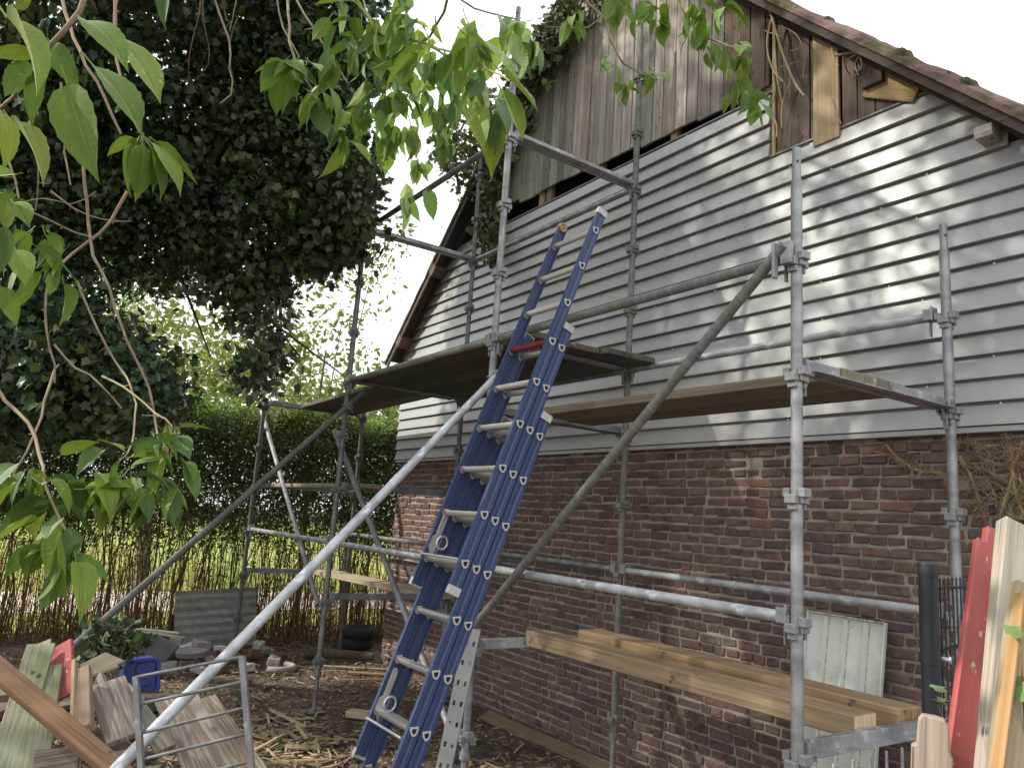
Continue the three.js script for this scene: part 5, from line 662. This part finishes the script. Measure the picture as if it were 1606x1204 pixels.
// ------------------------------------------------------------------ rubble, sheets and odds and ends before the hedge
{
  { const N = 28, T = [], H = 0.66, W = 0.95, P = (i, j) => { const t = i / N; return [0.16 * (1 - t) + 0.008 * Math.cos(i * Math.PI / 2), H * t, (j - 0.5) * W]; }; for (let i = 0; i < N; i++) { const a = P(i, 0), b = P(i, 1), c = P(i + 1, 1), d = P(i + 1, 0), th = 0.008, q = p => [p[0] - th, p[1], p[2]]; T.push([a, c, b], [a, d, c], [q(a), q(b), q(c)], [q(a), q(c), q(d)], [a, q(a), q(d)], [a, q(d), d], [b, c, q(c)], [b, q(c), q(b)]); if (i === N - 1) T.push([d, q(d), q(c)], [d, q(c), c]); if (!i) T.push([a, b, q(b)], [a, q(b), q(a)]); }
    { const a = fbm(901, 3, 24, 4), b = fbm(902, 20, 20, 3); TEX.cement = makeTex(256, 256, 0.9, 0.9, (u, v) => { const g = 0.2 + 0.14 * (a(u, v) - 0.5) + 0.1 * (b(u, v) - 0.5); return [g, g * 0.98, g * 0.9, b(u, v)]; }); M.cement = surf(TEX.cement, { bumpScale: 0.003 }); }
    const m = solo('roofing_sheet', flat(T, true, 2), M.cement, 'grey corrugated roofing sheet leaning against the hedge stems', 'sheet'); m.position.set(-4.74, 0.03, 1.6); m.rotation.y = 0.02; m.rotation.x = 0.05; }
  const conc = [M.cement, surf(TEX.cement, { color: lin(1.5, 1.45, 1.35), bumpScale: 0.004 }), surf(TEX.brick, { color: lin(0.2, 0.1, 0.07), bumpScale: 0.004 }), surf(TEX.cement, { color: lin(2.2, 2.15, 2), bumpScale: 0.004 })], r = rng(420);
  const lumps = [[225,1022],[236,1012],[262,1030],[290,1018],[292,1040],[315,1012],[330,1026],[350,1018],[368,1030],[372,1008],[395,1024],[404,1012],[420,1020],[312,1050],[345,1048],[388,1046],[262,1048],[302,1003],[440,1030],[430,1040],[330,1040],[280,1006]];
  const L = [[-4.353, 0.06, 2.426], [-4.381, 0.12, 2.359], [-4.007, 0.06, 2.25], [-4.186, 0.1, 2.036], [-3.673, 0.05, 2.125], [-4.383, 0.1, 1.822], [-4.045, 0.06, 1.792], [-4.206, 0.08, 1.615], [-3.892, 0.05, 1.568], [-4.462, 0.1, 1.39], [-4.014, 0.06, 1.343], [-4.473, 0.06, 1.14], [-4.18, 0.05, 1.107], [-3.374, 0.04, 2.064], [-3.381, 0.04, 1.854], [-3.371, 0.04, 1.576], [-3.317, 0.08, 2.384], [-4.777, 0.1, 1.825], [-3.823, 0.04, 1.071], [-3.544, 0.03, 1.234], [-3.612, 0.05, 1.895], [-4.562, 0.12, 2.029]];
  L.forEach((p, i) => { const s = [mix(0.12, 0.24, r()), mix(0.06, 0.11, r()), mix(0.08, 0.15, r())], m = solo('masonry_block', cbox(...s, 0.008, { jit: 0.03, r }), conc[i % 4], ['dark grey broken block in the rubble before the leaning sheet', 'pale grey broken block in the rubble before the leaning sheet', 'red broken brick in the rubble before the leaning sheet', 'whitish broken block in the rubble before the leaning sheet'][i % 4], 'block', ['dark rubble blocks', 'pale rubble blocks', 'red rubble bricks', 'whitish rubble blocks'][i % 4]); m.position.set(p[0], Math.max(p[1], s[1] / 2), p[2]); m.rotation.set((r() - 0.5) * 0.6, r() * 3, (r() - 0.5) * 0.5); });
  plank('slate_panel', [-3.413, 0.12, 2.572], [-3.521, 0.32, 2.379], 0.3, 0.02, surf(TEX.cement, { color: lin(0.3, 0.3, 0.32), roughness: 0.5 }), 'dark flat panel propped on the rubble', 'panel', { up: [0.6, 0.7, 0.2] });
  { const m = solo('stone_disc', strip(new THREE.CylinderGeometry(0.16, 0.15, 0.05, 24)), M.cement, 'flat round grey stone on top of the rubble', 'stone'); m.position.set(...[-3.731, 0.14, 2.074]); m.rotation.x = 0.08; }
  { const m = solo('rim_fragment', strip(new THREE.TorusGeometry(0.16, 0.035, 8, 24, 3.4).rotateX(Math.PI / 2)), conc[1], 'curved grey rim fragment lying on the soil', 'fragment'); m.position.set(...[-3.313, 0.035, 1.267]); m.rotation.y = 2.4; }
  [[[-4.794, 0.2, 2.633], [-4.69, 0.16, 1.91]], [[-4.633, 0.24, 2.687], [-4.582, 0.15, 1.959]], [[-4.628, 0.26, 2.639], [-4.39, 0.24, 2.081]]].forEach(([a, b], i) => { const m = solo('plastic_strip', limb([a, V(a).lerp(V(b), 0.5).add(V(0, 0.02, 0.02 * i)), b], 0.014, 0.014, 8), new THREE.MeshPhysicalMaterial({ color: lin(0.5, 0.5, 0.4), roughness: 0.5 }), ['pale plastic strip on the ground by the hedge, lowest of three', 'pale plastic strip on the ground by the hedge, longest of three', 'pale plastic strip on the ground by the hedge, topmost of three'][i], 'strip', 'pale plastic strips'); });
  { M.tyre = new THREE.MeshPhysicalMaterial({ color: lin(0.02, 0.02, 0.021), roughness: 0.95 }); const m = solo('tyre_casing', strip(new THREE.TorusGeometry(0.17, 0.062, 12, 36).rotateX(Math.PI / 2)), M.tyre, 'black tyre lying flat at the foot of the hedge', 'tyre'); m.position.set(-4.4, 0.062, -0.1); m.scale.y = 1.1; const m2 = solo('tyre_casing', strip(new THREE.TorusGeometry(0.18, 0.062, 12, 36).rotateX(Math.PI / 2)), M.tyre, 'second black tyre stacked on the one at the foot of the hedge', 'tyre'); m2.position.set(-4.38, 0.2, -0.13); m2.scale.y = 1.1; }
  { const m = solo('log', limb([[-3.9, 0.05, 0.75], [-3.7, 0.07, 0.45], [-3.45, 0.06, 0.1]], 0.055, 0.05, 9), M.barkDark, 'dark log lying before the tyres', 'log'); }
  plank('ground_lath', [-3.35, 0.015, 0.757], [-2.959, 0.015, 0.125], 0.03, 0.015, M.newWood, 'long pale lath on the soil before the tyres', 'lath'); plank('ground_lath', [-2.937, 0.02, 0.63], [-2.69, 0.02, 0.242], 0.06, 0.018, tint('newWood', [0.7, 0.65, 0.6]), 'wider brown lath on the soil behind the ladder', 'lath'); plank('ground_lath', [-2.619, 0.02, 0.87], [-2.476, 0.02, 0.399], 0.03, 0.015, tint('newWood', [0.8, 0.8, 0.8]), 'thin lath on the soil nearest the ladder', 'lath');
  plank('wood_offcut', [-1.331, 0.04, 1.309], [-1.175, 0.04, 1.179], 0.11, 0.055, tint('newWood', [1.1, 1.15, 1.25]), 'pale square wood offcut on the soil beside the ladder', 'offcut', { jit: 0.006 });
  plank('white_stick', [-2.643, 0.02, 1.63], [-2.605, 0.02, 1.51], 0.03, 0.02, conc[3], 'short white stick on the soil', 'stick');
  plank('wall_plank', [-0.9, 0.02, 0.2], [1.75, 0.025, 0.13], 0.12, 0.035, tint('board', [0.8, 0.7, 0.6]), 'brown plank lying on the soil along the foot of the wall', 'plank', { up: [0, 1, 0.4], jit: 0.01 });
  [[[-1.703, 0.02, 1.859], [-1.107, 0.02, 1.772], 0.05, 'pale broken slat lying on the soil, farthest from the gate frame'], [[-1.072, 0.02, 1.929], [-0.768, 0.03, 1.946], 0.03, 'short split slat standing out of the litter'], [[-0.659, 0.02, 2.083], [-0.57, 0.02, 1.861], 0.07, 'flat tan offcut on the litter between gate frame and ladder'], [[-0.627, 0.03, 2.333], [-0.889, 0.05, 2.004], 0.035, 'dark slat crossing the litter beside the gate frame'], [[-0.551, 0.02, 2.358], [-0.15, 0.02, 2.284], 0.03, 'pale slat running out of view beside the gate frame'], [[-0.747, 0.02, 1.793], [-0.642, 0.02, 1.528], 0.02, 'thin pale slat on the litter near the ladder foot'], [[-1.199, 0.02, 1.807], [-0.778, 0.03, 1.883], 0.025, 'pale grey slat with a sharp end on the litter'], [[-0.997, 0.04, 2.273], [-0.922, 0.02, 2.15], 0.02, 'thin lath beside the gate frame post'], [[-0.378, 0.02, 2.297], [-0.291, 0.02, 1.875], 0.03, 'long brown slat in the litter at the lower edge']].forEach(([a, b, w, l], i) => plank('wood_scrap', a, b, w, 0.014, [M.newWood, M.board, tint('newWood', [0.8, 0.75, 0.7])][i % 3], l, 'slat', { jit: 0.012 }));
  // brambles over the heap
  const b = thing('bramble', 'green bramble growing between the heap and the raking tube', 'plant'), sp = []; for (const [c, q, n] of [[[-0.678, 0.802, 3.363], 0.16, 30], [[-0.737, 0.793, 3.267], 0.15, 28], [[-0.725, 0.695, 3.398], 0.11, 16], [[-0.84, 0.834, 3.251], 0.12, 16]]) inBlob(sp, n, c, [q, q, q], r, 0.1); scatter('foliage', clump(57, 7, 0.07, 0.055, 'ivy', 0.3), leafMat([1, 1, 1], 0.35), sp, b, [[0.05, 0.1, 0.025], [0.07, 0.12, 0.03], [0.035, 0.07, 0.02]]);
  for (const [p, q] of [[[-0.575, 0.602, 3.329], [-0.676, 0.822, 3.366]], [[-0.528, 0.608, 3.263], [-0.592, 0.831, 3.248]], [[-0.621, 0.597, 3.395], [-0.499, 0.776, 3.453]]]) mesh('stem', limb([V(p).setY(0.02), V(p).lerp(V(q), 0.6).add(V(0.04, 0, 0.03)), q], 0.006, 0.003, 5), M.stem, b);
}
// ------------------------------------------------------------------ white panel at the wall
{
  { const a = fbm(911, 3, 8, 4), b = fbm(912, 24, 24, 3); TEX.enamel = makeTex(256, 256, 0.5, 0.9, (u, v) => { const s = sm(0.6, 0.78, a(u, v)) * 0.5 + sm(0.68, 0.8, b(u, v)) * 0.35; return [mix(0.58, 0.5, s), mix(0.62, 0.42, s), mix(0.56, 0.22, s), 0.5, 0.5]; });
    const c = fbm(913, 3, 30, 4); TEX.rust = makeTex(128, 256, 0.3, 0.9, (u, v) => { const s = sm(0.42, 0.62, c(v, u)); return [mix(0.55, 0.34, s), mix(0.54, 0.24, s), mix(0.44, 0.1, s), 0.5, 0.6]; }); }
  const pn = thing('ribbed_panel', 'white ribbed metal panel with rust streaks leaning on the brick wall', 'panel'); pn.position.set(2.255, 0, 0.3); pn.rotation.x = -0.16; pn.rotation.z = -0.01; const en = surf(TEX.enamel, { roughness: 0.45 }), ru = surf(TEX.rust, { roughness: 0.6 }), H = 1.36;
  mesh('sheet', box(0.475, H, 0.004, 0.2375, H / 2, 0, 0.001, { along: 1 }), en, pn); for (const x of [0.006, 0.47]) mesh('edge_fold', box(0.01, H, 0.022, x, H / 2, 0.012, 0.002, { along: 1, ou: x }), en, pn); mesh('top_fold', box(0.45, 0.008, 0.02, 0.24, H - 0.006, 0.012, 0.002), ru, pn);
  for (const x of [0.12, 0.24, 0.36]) { const s = new THREE.Shape(); s.moveTo(-0.016, 0); s.lineTo(0.016, 0); s.lineTo(0.008, -0.018); s.lineTo(-0.008, -0.018); const m = mesh('rib', boxUV(new THREE.ExtrudeGeometry(s, { depth: H - 0.03, bevelEnabled: false }).rotateX(-Math.PI / 2), 1, x, x), en, pn); m.position.set(x, 0.01, 0.0025); const l = mesh('rust_streak', box(0.006, H - 0.03, 0.002, x + 0.018, H / 2, 0.0035, 0.0005, { along: 1, ou: x * 3 }), ru, pn); }
  plank('panel_batten', [2.235, 0.01, 0.22], [2.225, 1.36, 0.045], 0.05, 0.03, M.board, 'narrow brown batten behind the edge of the white panel', 'batten', { up: [0, 0.1, 1] });
}
// ------------------------------------------------------------------ fence post, mesh panels and leaning boards, right
{
  const f = thing('fence_post', 'black round steel fence post with cap beside the leaning red boards', 'post'); const p = V(3.862, 0, 1.9); f.position.copy(p);
  M.blackSteel = new THREE.MeshPhysicalMaterial({ color: lin(0.014, 0.017, 0.022), roughness: 0.5, bumpMap: TEX.galv.data, bumpScale: 0.0004 });
  mesh('tube', tube([0, 0, 0], [0, 1.69, 0], 0.0255, 24), M.blackSteel, f); mesh('cap', strip(new THREE.LatheGeometry([[0, 0.022], [0.022, 0.021], [0.0275, 0.014], [0.0275, -0.02], [0.026, -0.02]].map(q => new THREE.Vector2(...q)), 24)).translate(0, 1.69, 0), M.blackSteel, f);
  for (const y of [1.44, 0.9]) { mesh('clamp_band', strip(new THREE.CylinderGeometry(0.0285, 0.0285, 0.028, 24, 1, true)).translate(0, y, 0), M.blackSteel, f); mesh('bolt', join([tube([0.01, y, -0.03], [0.034, y, -0.035], 0.0075, 10), tube([0.034, y, -0.035], [0.04, y, -0.037], 0.011, 6)]), M.alu, f); }
  const a = V([3.873, 1.655, 1.865]).setY(0), b = V([3.747, 1.663, 1.298]).setY(0), dir = b.clone().sub(a).normalize(), L = 0.85, e = a.clone().addScaledVector(dir, L), pn = thing('mesh_panel', 'black welded mesh fence panel fixed to the black post', 'fence');
  for (const y of [1.635, 1.46, 1.26, 1.06, 0.86, 0.66]) for (const s of [-0.006, 0.006]) { const o = V(dir.z * s, y, -dir.x * s); mesh('wire', tube(a.clone().add(o).toArray(), e.clone().add(o).toArray(), 0.003, 6), M.blackSteel, pn); }
  for (let t = 0.02; t < L; t += 0.05) { const q = a.clone().addScaledVector(dir, t); mesh('wire', tube([q.x, 0.08, q.z], [q.x, 1.665, q.z], 0.0026, 6), M.blackSteel, pn); }
  const g = thing('mesh_panel', 'galvanised mesh panel with bare wire tips below the low timber ends', 'fence'); const w = [[3.899, 1.233, 2.517], [3.918, 1.242, 2.475], [3.933, 1.249, 2.42], [3.939, 1.254, 2.358], [3.946, 1.258, 2.296], [3.952, 1.261, 2.235], [3.957, 1.264, 2.174], [3.962, 1.268, 2.115]]; for (const q of w) mesh('wire', tube([q[0], 0.05, q[2]], q, 0.0036, 8), M.galvBright, g); for (const dy of [0.16, 0.36, 0.56]) mesh('wire', tube([w[0][0] - 0.3, w[0][1] - dy, w[0][2] + 0.1], [w[7][0], w[7][1] - dy, w[7][2]], 0.0036, 8), M.galvBright, g);
  const FR = [0.85, 0.15, 0.5];
  plank('red_board', [4.069, 1.772, 2.013], [4.16, 1.181, 2.445], 0.062, 0.02, M.red, 'front red painted board of the pair leaning at the fence', 'board', { up: FR, jit: 0.003 });
  plank('red_board', [4.061, 1.805, 1.927], [4.145, 1.161, 2.353], 0.07, 0.022, tint('red', [0.85, 0.85, 0.85], { roughness: 0.5 }), 'rear red painted board of the pair leaning at the fence', 'board', { up: FR, jit: 0.003 });
  plank('grey_board', [4.12, 1.698, 2.022], [4.18, 1.177, 2.379], 0.05, 0.03, M.grey[0], 'unpainted grey board edge beside the red boards', 'board', { up: FR, jit: 0.004 });
  plank('white_plank', [4.172, 1.822, 2.094], [4.238, 1.208, 2.447], 0.075, 0.035, tint('greyWood', [1.75, 1.66, 1.5]), 'pale whitewashed plank standing beside the red boards', 'plank', { up: FR, jit: 0.004, b: 0.005 });
  plank('worn_plank', [4.284, 1.676, 2.314], [4.319, 1.237, 2.589], 0.085, 0.03, tint('newWood', [0.75, 0.8, 0.85]), 'yellowish worn plank at the picture edge', 'plank', { up: FR, jit: 0.004, b: 0.005 });
  plank('worn_batten', [4.288, 1.67, 2.378], [4.32, 1.247, 2.645], 0.012, 0.03, tint('newWood', [0.9, 0.72, 0.5]), 'narrow worn batten with dark stains along the yellowish plank', 'batten', { up: FR, jit: 0.003 });
  { const s = new THREE.Shape(); s.moveTo(-0.036, -0.6); s.lineTo(0.036, -0.6); s.lineTo(0.036, -0.075); s.lineTo(0.03, -0.058); s.lineTo(0.028, -0.012); s.lineTo(0.02, -0.001); s.lineTo(0.004, 0.001); s.lineTo(-0.018, 0.0); s.lineTo(-0.024, -0.008); s.lineTo(-0.027, -0.06); s.lineTo(-0.036, -0.066); const m = solo('wooden_stake', boxUV(new THREE.ExtrudeGeometry(s, { depth: 0.03, bevelEnabled: true, bevelSize: 0.003, bevelThickness: 0.003, bevelSegments: 2 }).translate(0, 0, -0.015), 1), tint('greyWood', [1.5, 1.3, 1.15]), 'grey wooden stake end with a notched shoulder before the black post', 'stake'); m.position.set(...[4.132, 1.392, 2.445]); m.lookAt(V(5, m.position.y, 4.2)); m.rotateZ(-0.05); }
  const v = thing('vine_shoot', 'fresh green vine shoot at the foot of the red boards', 'plant'), lg = smallLeaf('ivy'), lmv = leafMat([0.14, 0.24, 0.06], 0.4), r = rng(430);
  for (const q of [[4.002, 1.394, 2.132], [4.034, 1.385, 2.173], [3.993, 1.374, 2.139], [4.038, 1.371, 2.163], [4.314, 1.586, 2.458], [4.329, 1.496, 2.496], [4.325, 1.471, 2.495], [4.31, 1.512, 2.44]]) { const m = mesh('leaf', lg, lmv, v); m.position.set(...q); const s = mix(0.035, 0.05, r()); m.scale.set(s, s, s); m.rotation.set(r() * 0.8, r() * 6, r()); }
  mesh('stem', limb([V([4.034, 1.352, 2.162]).setY(0.3), [4.029, 1.306, 2.155], [4.022, 1.386, 2.154], [3.993, 1.371, 2.139]], 0.003, 0.0015, 5), M.stem, v); mesh('stem', limb([V([4.31, 1.405, 2.441]).setY(0.4), [4.323, 1.47, 2.479], [4.314, 1.586, 2.458]], 0.003, 0.0015, 5), M.stem, v);
}
renderer.render(scene, camera);
